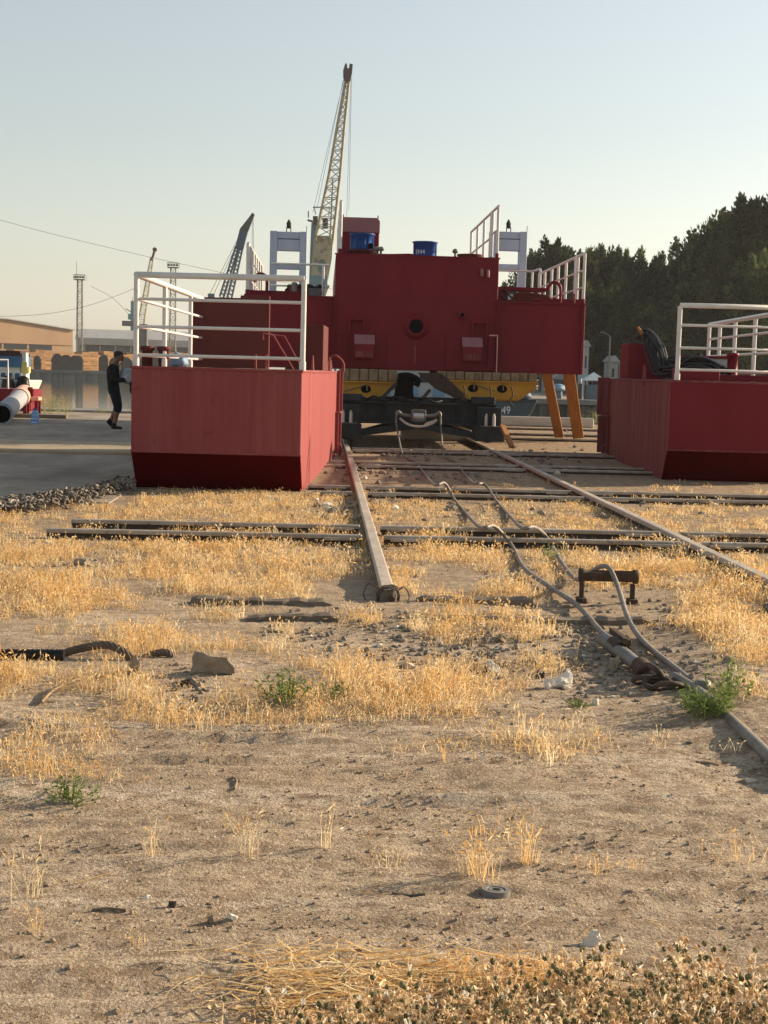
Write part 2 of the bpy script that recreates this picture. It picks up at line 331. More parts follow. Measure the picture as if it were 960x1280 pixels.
def soil():
    m = bpy.data.materials.new('dry_soil'); m.use_nodes = True; n = m.node_tree.nodes; l = m.node_tree.links
    b = n['Principled BSDF']; b.inputs['Roughness'].default_value = .97; b.inputs['Specular IOR Level'].default_value = .12
    g = n.new('ShaderNodeNewGeometry')
    def noise(s, st=(1, 1, 1), d=8, r=.62):
        mp = n.new('ShaderNodeMapping'); mp.inputs['Scale'].default_value = st; l.new(g.outputs['Position'], mp.inputs[0])
        t = n.new('ShaderNodeTexNoise'); t.inputs['Scale'].default_value = s; t.inputs['Detail'].default_value = d; t.inputs['Roughness'].default_value = r; l.new(mp.outputs[0], t.inputs[0]); return t.outputs['Fac']
    def rng_(f, a, c):
        r_ = n.new('ShaderNodeMapRange'); r_.inputs[1].default_value = a; r_.inputs[2].default_value = c; l.new(f, r_.inputs[0]); return r_.outputs[0]
    def mix(f, a, c, op='MIX'):
        x = n.new('ShaderNodeMix'); x.data_type = 'RGBA'; x.blend_type = op
        if isinstance(f, float): x.inputs[0].default_value = f
        else: l.new(f, x.inputs[0])
        for s, v in ((x.inputs[6], a), (x.inputs[7], c)):
            if isinstance(v, tuple): s.default_value = (*v, 1)
            else: l.new(v, s)
        return x.outputs[2]
    c = mix(rng_(noise(.9, (.5, 1.3, 1)), .38, .62), (.46, .355, .243), (.55, .445, .32))
    c = mix(rng_(noise(3.6, (.25, 1.7, 1), r=.7), .50, .66), c, (.30, .228, .16))
    c = mix(rng_(noise(1.7, (.09, 2.0, 1), d=5, r=.5), .52, .64), c, (.58, .48, .36))
    c = mix(rng_(noise(1.3, (.10, 2.3, 1), d=5, r=.55), .55, .68), c, (.36, .275, .19))
    c = mix(rng_(noise(13, (.7, 1.2, 1)), .46, .62), c, (.30, .217, .143))
    c = mix(rng_(noise(42, (.7, 1.3, 1), r=.75), .50, .62), c, (.26, .19, .13))
    c = mix(rng_(noise(95, (.8, 1.2, 1), d=5, r=.7), .56, .64), c, (.15, .11, .076))
    c = mix(rng_(noise(75, d=5, r=.7), .57, .66), c, (.74, .62, .465))
    # greyer, litter-covered ground between the rails
    sp = n.new('ShaderNodeSeparateXYZ'); l.new(g.outputs['Position'], sp.inputs[0])
    far = rng_(sp.outputs[1], 7.5, 12.0)
    litter = mix(rng_(noise(9, d=10), .42, .6), (.22, .155, .103), (.40, .30, .19))
    ff = n.new('ShaderNodeMath'); ff.operation = 'MULTIPLY'; l.new(far, ff.inputs[0]); ff.inputs[1].default_value = .8
    c = mix(ff.outputs[0], c, litter)
    l.new(c, b.inputs['Base Color'])
    bp = n.new('ShaderNodeBump'); bp.inputs['Distance'].default_value = .015; bp.inputs['Strength'].default_value = 1
    ad = n.new('ShaderNodeMath'); ad.operation = 'MULTIPLY_ADD'; l.new(noise(30, d=10, r=.7), ad.inputs[0]); ad.inputs[1].default_value = 1.0
    l.new(noise(110, d=4), ad.inputs[2]); l.new(ad.outputs[0], bp.inputs['Height']); l.new(bp.outputs[0], b.inputs['Normal'])
    return m
M['soil'] = soil(); me.materials.append(M['soil'])

# pavement of the yard on the left, in slabs cast in one sheet with joints
def sheet(name, poly, z, m, label, cat):
    mb = MB(); n = len(poly)
    mb.prism(poly, 2, z-.10, z)
    return tag(mb.build(name, m, bevel=.01), label, cat, kind='structure')
XL = -60
pv = MB()
joints = [14.5, 15.6, 17.4, 18.3, 20.4, 22.4]
for a, b in zip(joints[:-1], joints[1:]):
    x0 = XL
    for x1 in (-30, -18, -9.5, -5.6, -2.15): pv.bx(x0+.012, x1-.012, a+.014, b-.014, -.08, .010+random.uniform(-.003, .003)); x0 = x1
tag(pv.build('concrete_pavement', 'concrete', bevel=.012), 'grey concrete slabs of the yard beside the near left pontoon', 'pavement', kind='structure')
kb = MB(); kb.bx(XL, -1.9, 22.42, 22.62, -.05, .06); tag(kb.build('kerb', 'sand', bevel=.02), 'low pale kerb along the back of the concrete slabs', 'kerb', kind='structure')
sb = MB(); sb.bx(XL, -1.5, 22.63, 25.9, -.06, .03); tag(sb.build('sand_strip', 'sand'), 'strip of pale sand between concrete slabs and the quay deck', 'sand', kind='structure')
qd = MB(); yj = [25.92, 27.5, 29.6, 31.0, 33.2, 35.6, 38.0, 41.4]
for a, b in zip(yj[:-1], yj[1:]): qd.bx(XL, -1.6, a+.035, b-.035, -.06, .04+random.uniform(-.008, .008))
tag(qd.build('quay_deck', 'concrete', bevel=.012), 'worn grey concrete deck along the near quay', 'pavement', kind='structure')

# water and the banks
wm = bpy.data.materials.new('harbour_water'); wm.use_nodes = True; n = wm.node_tree.nodes; l = wm.node_tree.links; b = n['Principled BSDF']
b.inputs['Base Color'].default_value = (.045, .055, .045, 1); b.inputs['Roughness'].default_value = .06; b.inputs['IOR'].default_value = 1.33; b.inputs['Specular IOR Level'].default_value = .6
g = n.new('ShaderNodeNewGeometry'); mp = n.new('ShaderNodeMapping'); mp.inputs['Scale'].default_value = (.5, 1.6, 1); l.new(g.outputs['Position'], mp.inputs[0])
t = n.new('ShaderNodeTexNoise'); t.inputs['Scale'].default_value = 1.0; t.inputs['Detail'].default_value = 4; l.new(mp.outputs[0], t.inputs[0])
bp = n.new('ShaderNodeBump'); bp.inputs['Distance'].default_value = .02; bp.inputs['Strength'].default_value = .5; l.new(t.outputs['Fac'], bp.inputs['Height']); l.new(bp.outputs[0], b.inputs['Normal'])
M['water'] = wm
wt = MB(); wt.add([(-700, 42.5, -1.3), (500, 42.5, -1.3), (500, 252, -1.3), (-700, 252, -1.3)], [(0, 1, 2, 3)])
tag(wt.build('water', 'water'), 'still olive harbour water', 'water', kind='structure')
fs = MB(); fs.add([(-700, 250.5, .3), (700, 250.5, .3), (900, 1500, .3), (-900, 1500, .3)], [(0, 1, 2, 3)])
tag(fs.build('far_shore', 'sand'), 'flat far shore behind the harbour basin', 'ground', kind='structure')
BX0 = P(664, 503, 84).x
bk = MB(); bk.add([(BX0, 84, 0), (300, 84, 0), (300, 250.2, 0), (BX0, 250.2, 0)], [(0, 1, 2, 3)])
tag(bk.build('harbour_bank', 'concrete'), 'paved bank on the right side of the basin', 'ground', kind='structure')
q = MB(); q.bx(XL, 60, 43.0, 43.5, -2.5, -.06); q.bx(XL, -1.6, 41.42, 43.5, -.05, .10)
tag(q.build('quay_wall', 'quay', bevel=.03), 'concrete edge of the near quay with its raised pale coping', 'quay wall')
q = MB(); q.bx(-700, 300, 250, 250.6, -2.5, -.1); q.bx(-700, 300, 249.6, 250.7, -.09, .42); 
for i in range(90): q.bx(-130+i*2, -129.4+i*2, 249.7, 249.99, -2.4, -.12)
tag(q.build('quay_wall', 'quay'), 'long low grey quay wall on the far side of the water', 'quay wall')
q = MB(); x = BX0; k = 0
while x < 60:
    a = .22 if k % 2 else 0
    q.bx(x, x+.40, 83.55-a, 83.98, -2.5, -.2); x += .41; k += 1
for i in range(60):
    a = .22 if i % 2 else 0
    q.bx(BX0-.35-a, BX0-.02, 84+i*.41, 84.4+i*.41, -2.5, -.2)
w_ = q.build('quay_wall', 'sheetpile')
q = MB(); q.bx(BX0-.45, 60, 83.2, 84.4, -.19, .12); q.bx(BX0-.45, BX0+.4, 84.41, 120, -.19, .12); q.build('coping', 'quay', w_, bevel=.03)
tag(w_, 'corrugated steel sheet pile wall below the right hand bank', 'quay wall')

# ------------------------------------------------------------------ slipway rails and cross rails
def slip_rail(name, x, y0, y1, label):
    t = thing(name, label, 'rail', (x, y0, -.075))
    L = y1-y0
    a = MB(); a.prism([(-.09, .0), (.09, .0), (.085, .022), (.022, .045), (.018, .115), (-.018, .115), (-.022, .045), (-.085, .022)], 1, 0, L)
    a.build('rail_web', 'rail', t)
    h_ = MB(); yy = 0
    while yy < L:
        e = min(yy+random.uniform(2.6, 3.4), L); dx = random.uniform(-.006, .006)
        h_.prism([(-.042+dx, .1155), (.042+dx, .1155), (.044+dx, .150), (.036+dx, .158), (-.036+dx, .158), (-.044+dx, .150)], 1, yy, e-.008); yy = e
    h_.build('rail_head', 'slip', t, bevel=.004)
    return t
XR1, XR2 = .42, 3.05
sr1 = slip_rail('slipway_rail', XR1, 8.72, 30, 'left pale slipway rail running to the trolley, its near end lashed with wire')
sr2 = slip_rail('slipway_rail', XR2, 5.2, 30, 'right pale slipway rail running out of the photo at the right edge')
# the lashed end of the left rail: wood block, wire turns, bolts
e = MB(); e.prism([(-.060, .0), (.058, .0), (.05, .10), (.035, .148), (-.04, .145), (-.052, .10)], 1, -.12, -.001); e.build('end_block', 'sleeper', sr1, bevel=.012)
e = MB(); e.lathe([(0, -.150), (.02, -.150), (.024, -.14), (.024, -.125), (.02, -.12)], (.02, 0, .10), 8, ax='Y'); e.build('end_bolt', 'rust', sr1)
e = MB()
for i in range(7):
    a0 = i*.021; pts = []
    for j in range(17):
        a = 2*math.pi*j/16; ca_, sa_ = math.cos(a), math.sin(a); pw = (abs(ca_)**4+abs(sa_)**4)**-.25; pts.append((.064*ca_*pw*(1+.10*math.sin(3*a+i)), -.13+a0+.035*math.sin(2*a+i), .080+.078*sa_*pw*(1+.06*math.sin(2*a+2*i))))
    e.tube(pts, .0045, 5)
e.tube(smooth_path([(-.05, -.08, .15), (-.12, -.05, .18), (-.15, -.02, .10), (-.10, -.05, .03)]), .004, 5)
e.tube(smooth_path([(.06, -.06, .14), (.10, -.04, .16), (.13, -.07, .1), (.09, -.12, .03)]), .004, 5)
e.build('wire_lashing', 'rail', sr1)
e = MB(); e.cyl((.05, -.10, .05), (.19, -.28, .012), .012, n=8); e.cyl((.04, -.08, .03), (.13, -.32, .008), .010, n=8); e.build('end_rod', 'steel_mid', sr1)
e = MB(); e.prism([(-.10, 0), (-.02, 0), (-.03, .055), (-.09, .07)], 1, -.24, -.14); e.build('wedge', 'steel_mid', sr1, bevel=.015)

def cross_rail(x0, x1, y, label, skew=0.0):
    z = -.075 if y < 13 else -.09
    t = thing('cross_rail', label, 'rail', ((x0+x1)/2, y, z), math.atan(skew), group='rails crossing the slipway')
    L = (x1-x0)/2
    a = MB(); hd = MB()
    segs = []; s = -L
    for xr in (XR1, XR2):
        xc = xr-t.location.x
        if s < xc-.09 < L: segs.append((s, xc-.09)); s = xc+.09
    if s < L: segs.append((s, L))
    for s0, s1 in segs:
        a.prism([(-.065, -.02), (.065, -.02), (.06, .0), (.012, .025), (.010, .118), (-.010, .118), (-.012, .025), (-.06, .0)], 0, s0, s1)
        hd.prism([(-.033, .1185), (.033, .1185), (.035, .145), (.028, .153), (-.028, .153), (-.035, .145)], 0, s0, s1)
    a.build('rail_web', 'rail', t); hd.build('rail_head', 'railtop', t, bevel=.003)
    for xr in (XR1, XR2):       # flat check bars beside each crossing
        xc = xr-t.location.x
        if -L < xc < L:
            for sg in (-1, 1):
                c = MB(); c.box((xc+sg*.27, -.06, .12), (.26, .03, .025), random.uniform(-.04, .04)); c.build('check_bar', 'railtop', t, bevel=.004)
    return t
ya = G(400, 660, .15).y
crs = [(-2.15, 14, 12.27, 'far rail of the nearest pair of cross rails, starting in the dead grass'),
       (-2.22, 14, 11.53, 'nearest of all the cross rails, its left end bare in the grass'),
       (-.17, 14, 16.75, 'far rail of the cross rail pair just past the left pontoon'),
       (-.20, 14, 15.9, 'near rail of the cross rail pair just past the left pontoon'),
       (.16, 14, 20.6, 'near rail of the narrow pair running behind the middle of both pontoons'),
       (.16, 14, 21.4, 'far rail of the narrow pair running behind the middle of both pontoons'),
       (-1.4, 14, 24.6, 'cross rail on stony ground just before the trolley'),
       (-1.4, 14, 25.3, 'cross rail directly under the front of the trolley'),
       (3.3, 14, 31.0, 'cross rail at the foot of the two leaning planks'),
       (3.3, 14, 33.6, 'cross rail just behind the feet of the leaning planks'),
       (3.2, 14, 37.2, 'farthest cross rail lying beyond the pale beam')]
for x0, x1, y, lb in crs: cross_rail(x0, x1, y, lb)
# rotten sleepers
sl_ = [(-.35, 8.42, .85, .16, 'rotten sleeper left of the lashed rail end'), (1.15, 8.02, 1.5, .13, 'long rotten sleeper right of the lashed rail end'),
       (.95, 8.62, .7, .12, 'short weathered sleeper half buried in golden grass'), (3.05, 7.95, .9, .13, 'grey sleeper under the right slipway rail near the roller stand'),
       (-.15, 7.92, .5, .12, 'broken sleeper end below the lashed rail end'), (3.2, 8.6, .9, .12, 'pale split sleeper behind the roller stand beneath the right rail')]
for x, y, L, wd, lb in sl_:
    mb = MB(); n_ = max(4, int(L/.05)); top = []
    for i in range(n_+1):
        u = i/n_; e_ = .5 if i in (0, n_) else 1
        top.append((-L/2+L*u+random.uniform(-.01, .01), wd/2*random.uniform(.7, 1.05), wd/2*random.uniform(.7, 1.05), (.034+random.uniform(-.010, .005))*e_))
    vs = []; fs_ = []
    for (xx, w0, w1, z) in top: vs += [(xx, -w0, -.06), (xx, -w0*.85, z*.7), (xx, -w0*.3, z+random.uniform(-.006, .004)), (xx, w1*.4, z+random.uniform(-.008, .004)), (xx, w1*.9, z*.6), (xx, w1, -.06)]
    for i in range(n_):
        for j in range(5): fs_.append((i*6+j, i*6+6+j, i*6+7+j, i*6+1+j))
    fs_ += [tuple(range(6)), tuple(range(n_*6, n_*6+6))[::-1]]
    mb.add(vs, fs_); o = mb.build('sleeper', 'sleeper', loc=(x, y, float(hgt(x, y))+.005)); o.rotation_euler = (random.uniform(-.04, .04), random.uniform(-.03, .02), random.uniform(-.05, .05)); tag(o, lb, 'sleeper', 'rotten sleepers under the slipway rails')
# pale beam in the background
mb = MB(); mb.box((0, 0, 0), (3.6, .28, .26)); a = P(662, 536, 40); o = mb.build('timber_beam', 'whiteplank', bevel=.02, loc=(a.x, a.y, .14)); tag(o, 'pale squared beam lying across the ground beyond the trolley', 'beam')

# ------------------------------------------------------------------ railings
def railing(parent, path, z0, zs, rt, rm, rp, posts, foot=None):
    """path: list of (x,y); zs heights, first is the top rail; posts: list of (x,y)"""
    mb = MB(); 
    mb.tube([(x, y, z0+zs[0]) for x, y in path], rt, 10)
    for z in zs[1:]: mb.tube([(x, y, z0+z) for x, y in path], rm, 8)
    o = mb.build('railing', 'white', parent)
    for x, y in posts:
        p = MB(); p.cyl((x, y, z0), (x, y, z0+zs[0]-rt*.3), rp, n=10); p.build('post', 'white', o)
        p = MB(); p.cyl((x, y, z0), (x, y, z0+.10), rp*1.25, n=10); p.build('post_foot', foot or 'white', o)
    return o

# ------------------------------------------------------------------ pontoons
def pontoon(label, loc, W, L, mats, mirror):
    t = thing('pontoon', label, 'pontoon', loc, R(-3.5))
    sx = -1 if mirror else 1      # +1: the inner (connector) side is local +X
    prof = [(.50, .0), (0, .44), (0, 1.4), (L, 1.4), (L, .0)]
    h_ = MB(); h_.prism([(0, .43), (0, 1.4), (L, 1.4), (L, -.02), (.36, -.02), ], 0, -W/2, W/2)
    # one closed hull: faces sorted by material (upper plating / keel chamfer with its shade in the colour)
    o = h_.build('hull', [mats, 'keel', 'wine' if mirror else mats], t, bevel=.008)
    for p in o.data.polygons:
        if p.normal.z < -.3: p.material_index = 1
        elif p.normal.y < -.8: p.material_index = 2  # mirrored front stays wine; its sides carry sky light in their colour
    r_ = MB(); r_.bx(-W/2-.012, W/2+.012, -.014, .03, 1.375, 1.406); r_.bx(-W/2-.012, -W/2+.03, .031, L, 1.375, 1.406); r_.bx(W/2-.03, W/2+.012, .031, L, 1.375, 1.406)
    r_.build('deck_edge', mats, t, bevel=.004)
    s_ = MB(); s_.bx(-W/2-.006, W/2+.006, -.007, .0, .428, .446); s_.build('weld_seam', mats, t)
    c = MB(); xo = sx*W/2      # connector flanges at the rear of the inner side
    for z0, z1, d in ((.74, 1.42, .0), (.06, .72, -.22)):
        c.bx(min(xo+sx*.004, xo+sx*.16), max(xo+sx*.004, xo+sx*.085), L-.20+d, L-.15+d, z0, z1)
        c.bx(min(xo+sx*.004, xo+sx*.06), max(xo+sx*.004, xo+sx*.06), L-.62+d, L-.58+d, z0, z1)
    c.bx(min(xo+sx*.005, xo+sx*.08), max(xo+sx*.005, xo+sx*.08), L-.85, L-.145, .721, .739)
    c.build('connector_flange', mats, t, bevel=.004)
    hk = MB(); hk.tube(smooth_path([(xo-sx*.02, L-.7, .18), (xo+sx*.08, L-.7, .20), (xo+sx*.11, L-.7, .10), (xo+sx*.07, L-.7, .02)]), .02, 8); hk.build('hook', mats, t)
    return t
LP = P(271, 460, 16.2); LP.z = 0
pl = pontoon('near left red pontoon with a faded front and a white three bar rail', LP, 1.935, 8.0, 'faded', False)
W = 1.96
def L2(th, px, py, Y): return rel(th, P(px, py, Y))
railing(pl, [(.965, .06), (-.93, .06), (-.98, 6.3)], 1.40, [1.03, .76, .45, .13], .036, .019, .03, [(.965, .06), (-.93, .06), (-.945, 2.0), (-.96, 4.2), (-.98, 6.3)])
# deck house and trapezoid box at the stern
a0 = L2(pl, 235, 400, 21.6).x; a1 = L2(pl, 337, 400, 21.6).x
y0 = L2(pl, 285, 400, 21.6).y
mb = MB(); mb.prism([(a0, 1.41), (a1, 1.41), (a1, 2.50), (a0+.78, 2.50), (a0+.78, 2.46), (a0+.2, 2.46), (a0+.2, 2.44), (a0, 2.44)], 1, y0, y0+.10); mb.build('bulkhead', 'primer', pl, bevel=.006)
b0 = L2(pl, 379, 400, 22.4); b1 = L2(pl, 405, 400, 22.4).x
mb = MB(); mb.prism([(b0.x-.28, 1.41), (b1, 1.41), (b1, 2.12), (b0.x+.06, 2.12)], 1, b0.y, b0.y+1.25); mb.build('deck_box', 'primer', pl, bevel=.006)
mb = MB()
mb.tube([(.62, 3.0, 1.41), (.34, 3.0, 1.86), (.20, 3.0, 1.88), (.20, 3.05, 1.80)], .012, 6); mb.tube([(.72, 3.3, 1.41), (.46, 3.3, 1.86), (.30, 3.3, 1.87)], .012, 6); mb.tube([(.30, 3.3, 1.87), (.20, 3.0, 1.88)], .012, 6)
mb.build('hand_frame', 'faded', pl)
mb = MB(); mb.cyl((.12, 2.9, 1.4), (.12, 2.9, 1.60), .016, n=6); mb.cyl((.26, 2.9, 1.4), (.26, 2.9, 1.60), .016, n=6); mb.build('ladder_stub', 'faded', pl)
for x, y, hh in ((.93, 2.2, .20), (.95, 5.6, .22), (.95, 6.0, .18)):
    mb = MB(); mb.cyl((x, y, 1.30), (x, y, 1.30+hh+.1), .03, .008, n=8); mb.build('lifting_spike', 'faded', pl)
mb = MB(); mb.tube(smooth_path([(.78, 7.7, 1.40), (.80, 7.7, 1.58), (.92, 7.7, 1.66), (1.05, 7.7, 1.55), (1.06, 7.7, 1.40)]), .022, 8); mb.build('lifting_lug', 'faded', pl)
for px in (184, 205):
    a = L2(pl, px, 440, 18.3); mb = MB(); mb.lathe([(0, 1.40), (.07, 1.40), (.07, 1.60), (.09, 1.61), (.09, 1.66), (0, 1.66)], (a.x, a.y, 0), 12); mb.build('bollard', 'primer', pl)
a = P(222, 447, 19.5); mb = MB()
bmx = bmesh.new(); bmesh.ops.create_icosphere(bmx, subdivisions=3, radius=1)
for v in bmx.verts:
    k = 1+.18*math.sin(5*v.co.x+2)*math.cos(4*v.co.y)+.1*math.sin(9*v.co.z+v.co.x*4); v.co = Vector((v.co.x*.14*k, v.co.y*.14*k, max(v.co.z, -.55)*.11*k))
mb.add([v.co.copy() for v in bmx.verts], [[v.index for v in f.verts] for f in bmx.faces], True); bmx.free()
tag(mb.build('sack', 'bluelid', loc=(a.x, a.y, 1.415+.06)), 'small blue sack lying on the deck of the left pontoon beside the bollards', 'sack')

RPc = P(838, 475, 19.5); W2 = 1.87
RPo = Vector((RPc.x, RPc.y, 0)) + Matrix.Rotation(R(-3.5), 3, 'Z') @ Vector((W2/2, 0, 0))
pr = pontoon('near right wine red pontoon with a black hose bundle on its deck', RPo, W2, 6.6, 'faded_skylit', True)
railing(pr, [(-W2/2+.10, .06), (W2/2-.03, .06), (W2/2-.03, 6.5)], 1.40, [1.03, .76, .45, .15], .036, .020, .034, [(-W2/2+.10, .06), (W2/2-.03, .06), (W2/2-.03, 1.5), (W2/2-.03, 3.0), (W2/2-.03, 4.4), (W2/2-.03, 5.6), (W2/2-.03, 6.5)])
b0 = L2(pr, 786, 430, 24.6); b1 = L2(pr, 812, 430, 24.6).x
mb = MB(); mb.prism([(b0.x, 1.41), (b1+.30, 1.41), (b1, 2.02), (b0.x, 2.02)], 1, b0.y, b0.y+.95); mb.build('deck_box', 'wine', pr, bevel=.006)
mb = MB(); mb.prism([(0, 1.3), (.10, 1.3), (.06, 1.62), (.04, 1.62)], 0, -W2/2-.02, -W2/2+.02); o = mb.build('lifting_lug', 'faded_skylit', pr); o.location.y = 2.2
mb = MB(); mb.bx(-.20, .75, 1.3, 2.4, 1.41, 1.50); mb.build('hatch_coaming', 'wine', pr, bevel=.008)
mb = MB(); mb.bx(-.72, -.15, .5, 1.1, 1.41, 1.58); mb.build('cable_box', 'wine', pr, bevel=.008)
mb = MB(); mb.lathe([(0, 1.40), (.13, 1.40), (.13, 1.45), (.085, 1.46), (.085, 1.80), (.10, 1.81), (.10, 1.86), (0, 1.86)], (.62, 3.2, 0), 12); mb.build('bollard', 'wine', pr)
mb = MB(); mb.bx(.0, .90, 4.2, 5.2, 1.41, 1.78); o = mb.build('equipment_chest', 'shipwhite', pr, bevel=.01)
mb = MB(); mb.bx(-.03, .93, 4.17, 5.23, 1.781, 1.82); mb.build('lid', 'wine', o)
mb = MB(); mb.cyl((.22, 3.9, 1.41), (.22, 3.9, 1.84), .045, n=10); mb.build('vent_pipe', 'black', pr)
# hose bundle
hb = MB(); base = [P(806, 419, 24.6), P(813, 418, 24.4), P(821, 436, 24.0), P(831, 461, 23.6), P(846, 463, 23.2), P(872, 457, 22.8), P(893, 462, 22.4), P(905, 471, 22.0)]
for i in range(22):
    ox, oy, oz = random.gauss(0, .07), random.gauss(0, .12), random.gauss(0, .05); pts = []
    for j, p in enumerate(base):
        k = 1 if j > 1 else .6
        q_ = p+Vector((ox*k+random.gauss(0, .03), oy*k, oz*k+random.gauss(0, .02))); q_.z = max(q_.z, 1.435); pts.append(q_)
    hb.tube(smooth_path(pts, 5), random.uniform(.018, .032), 7)
for i in range(10):
    x0 = random.uniform(-.1, .3); a = P(832+x0*20, 466, 23.6); hb.tube(smooth_path([a+Vector((random.uniform(-.1, .1), 0, .2)), a+Vector((.1, -.2, .1+random.random()*.2)), a+Vector((.5, -.4, .05+random.random()*.2)), a+Vector((.9, -.8+random.random()*.6, .0))], 5), .026, 7)
hbo = tag(hb.build('hose_bundle', 'black'), 'tangled black hoses slumped over the box on the right pontoon', 'hoses')
mb = MB(); mb.cyl(P(805, 420, 24.5), P(797, 409, 24.5), .035, .025, 8); mb.build('hose_end', 'plank', hbo)
# ------------------------------------------------------------------ main barge on the slipway
BY = 27.6
BP = Vector((1.83, BY, 0))
bg_ = thing('dredger_barge', 'large wine red barge section with a tall centre block, standing on the slipway trolley', 'barge', BP)
def B(px, py, dy=0): return rel(bg_, P(px, py, BY+dy))
cx0, cx1 = B(418, 400).x, B(621.5, 400).x
zt = B(520, 320).z; zb = 1.465; zw = 2.83
mb = MB(); mb.bx(cx0, cx1, 0, 10, zb, zt); mb.build('centre_block', 'wine', bg_, bevel=.008)
wr1 = B(731, 420, .05).x; wl0 = cx0-(wr1-cx1)
mb = MB(); mb.bx(cx1+.004, wr1, .10, 9.8, zb+.0, zw); wr = mb.build('side_tank', 'wine', bg_, bevel=.008)
mb = MB(); mb.bx(wl0, cx0-.004, .10, 9.8, zb, zw); wl = mb.build('side_tank', 'wine', bg_, bevel=.008)
mb = MB(); mb.bx(cx0-.02, cx1+.02, -.02, .05, zt-.012, zt+.012); mb.bx(cx0-.004, cx1+.004, -.006, -.001, B(520, 374).z-.008, B(520, 374).z+.008); mb.build('plate_edge', 'wine', bg_)
for x0, x1 in ((wl0-.02, cx0-.02), (cx1+.02, wr1+.02)):
    mb = MB(); mb.bx(x0, x1, .06, .30, zw-.02, zw+.012); mb.build('deck_edge', 'wine', bg_)
# bolted vertical flanges at both sides of the centre block
for x, sg in ((cx0, 1), (cx1, -1)):
    f = MB(); f.bx(x-.012, x+.012, -.055, -.002, zb+.02, zw+.02)
    fo = f.build('bolted_flange', 'wine', bg_)
    for k in range(16):
        z = zb+.08+k*.085; c = MB(); c.cyl((x+sg*.03, -.004, z), (x+sg*.03, -.032, z), .018, n=6); c.build('bolt', 'wine', fo)
f = MB(); f.bx(wr1-.07, wr1-.045, .06, .098, zb, zw)
fo = f.build('bolted_flange', 'wine', bg_)
for k in range(13):
    c = MB(); c.cyl((wr1-.11, .098, zb+.08+k*.10), (wr1-.11, .07, zb+.08+k*.10), .018, n=6); c.build('bolt', 'wine', fo)
# big pipe opening and small pipes
p = B(520, 408); mb = MB(); mb.lathe([(.115, 0), (.115, -.05), (.225, -.05), (.225, -.012), (.26, -.012), (.26, -.001)], (p.x, 0, p.z), 24, ax='Y')
o = mb.build('pipe_flange', 'wine', bg_); mb = MB(); mb.lathe([(0, -.052), (.135, -.052)], (p.x, 0, p.z), 24, ax='Y'); mb.build('opening', 'hole', o)
for k in range(8):
    a = k*math.pi/4+.2; c = MB(); c.cyl((p.x+.18*math.cos(a), -.05, p.z+.18*math.sin(a)), (p.x+.18*math.cos(a), -.068, p.z+.18*math.sin(a)), .015, n=6); c.build('bolt', 'wine', o)
p = B(577, 394); mb = MB(); mb.lathe([(.042, -.16), (.075, -.16), (.075, -.001)], (p.x, 0, p.z), 16, ax='Y'); o = mb.build('pipe_stub', 'wine', bg_); mb = MB(); mb.lathe([(0, -.158), (.045, -.158)], (p.x, 0, p.z), 16, ax='Y'); mb.build('opening', 'hole', o)
for px, py in ((602, 341), (609.5, 342.5)):
    p = B(px, py); mb = MB(); mb.tube(smooth_path([(p.x, 0, p.z+.05), (p.x, -.07, p.z+.04), (p.x, -.09, p.z-.07)]), .032, 8); mb.build('vent_elbow', 'mauve', bg_)
p = B(433, 333); mb = MB(); mb.cyl((p.x, 0, p.z), (p.x, -.05, p.z), .025, n=8); mb.build('lug', 'wine', bg_)
mb = MB(); mb.bx(B(518.5, 450).x-.008, B(518.5, 450).x+.008, -.005, -.001, B(519, 455).z, B(519, 433).z); mb.build('paint_run', 'mauve', bg_)
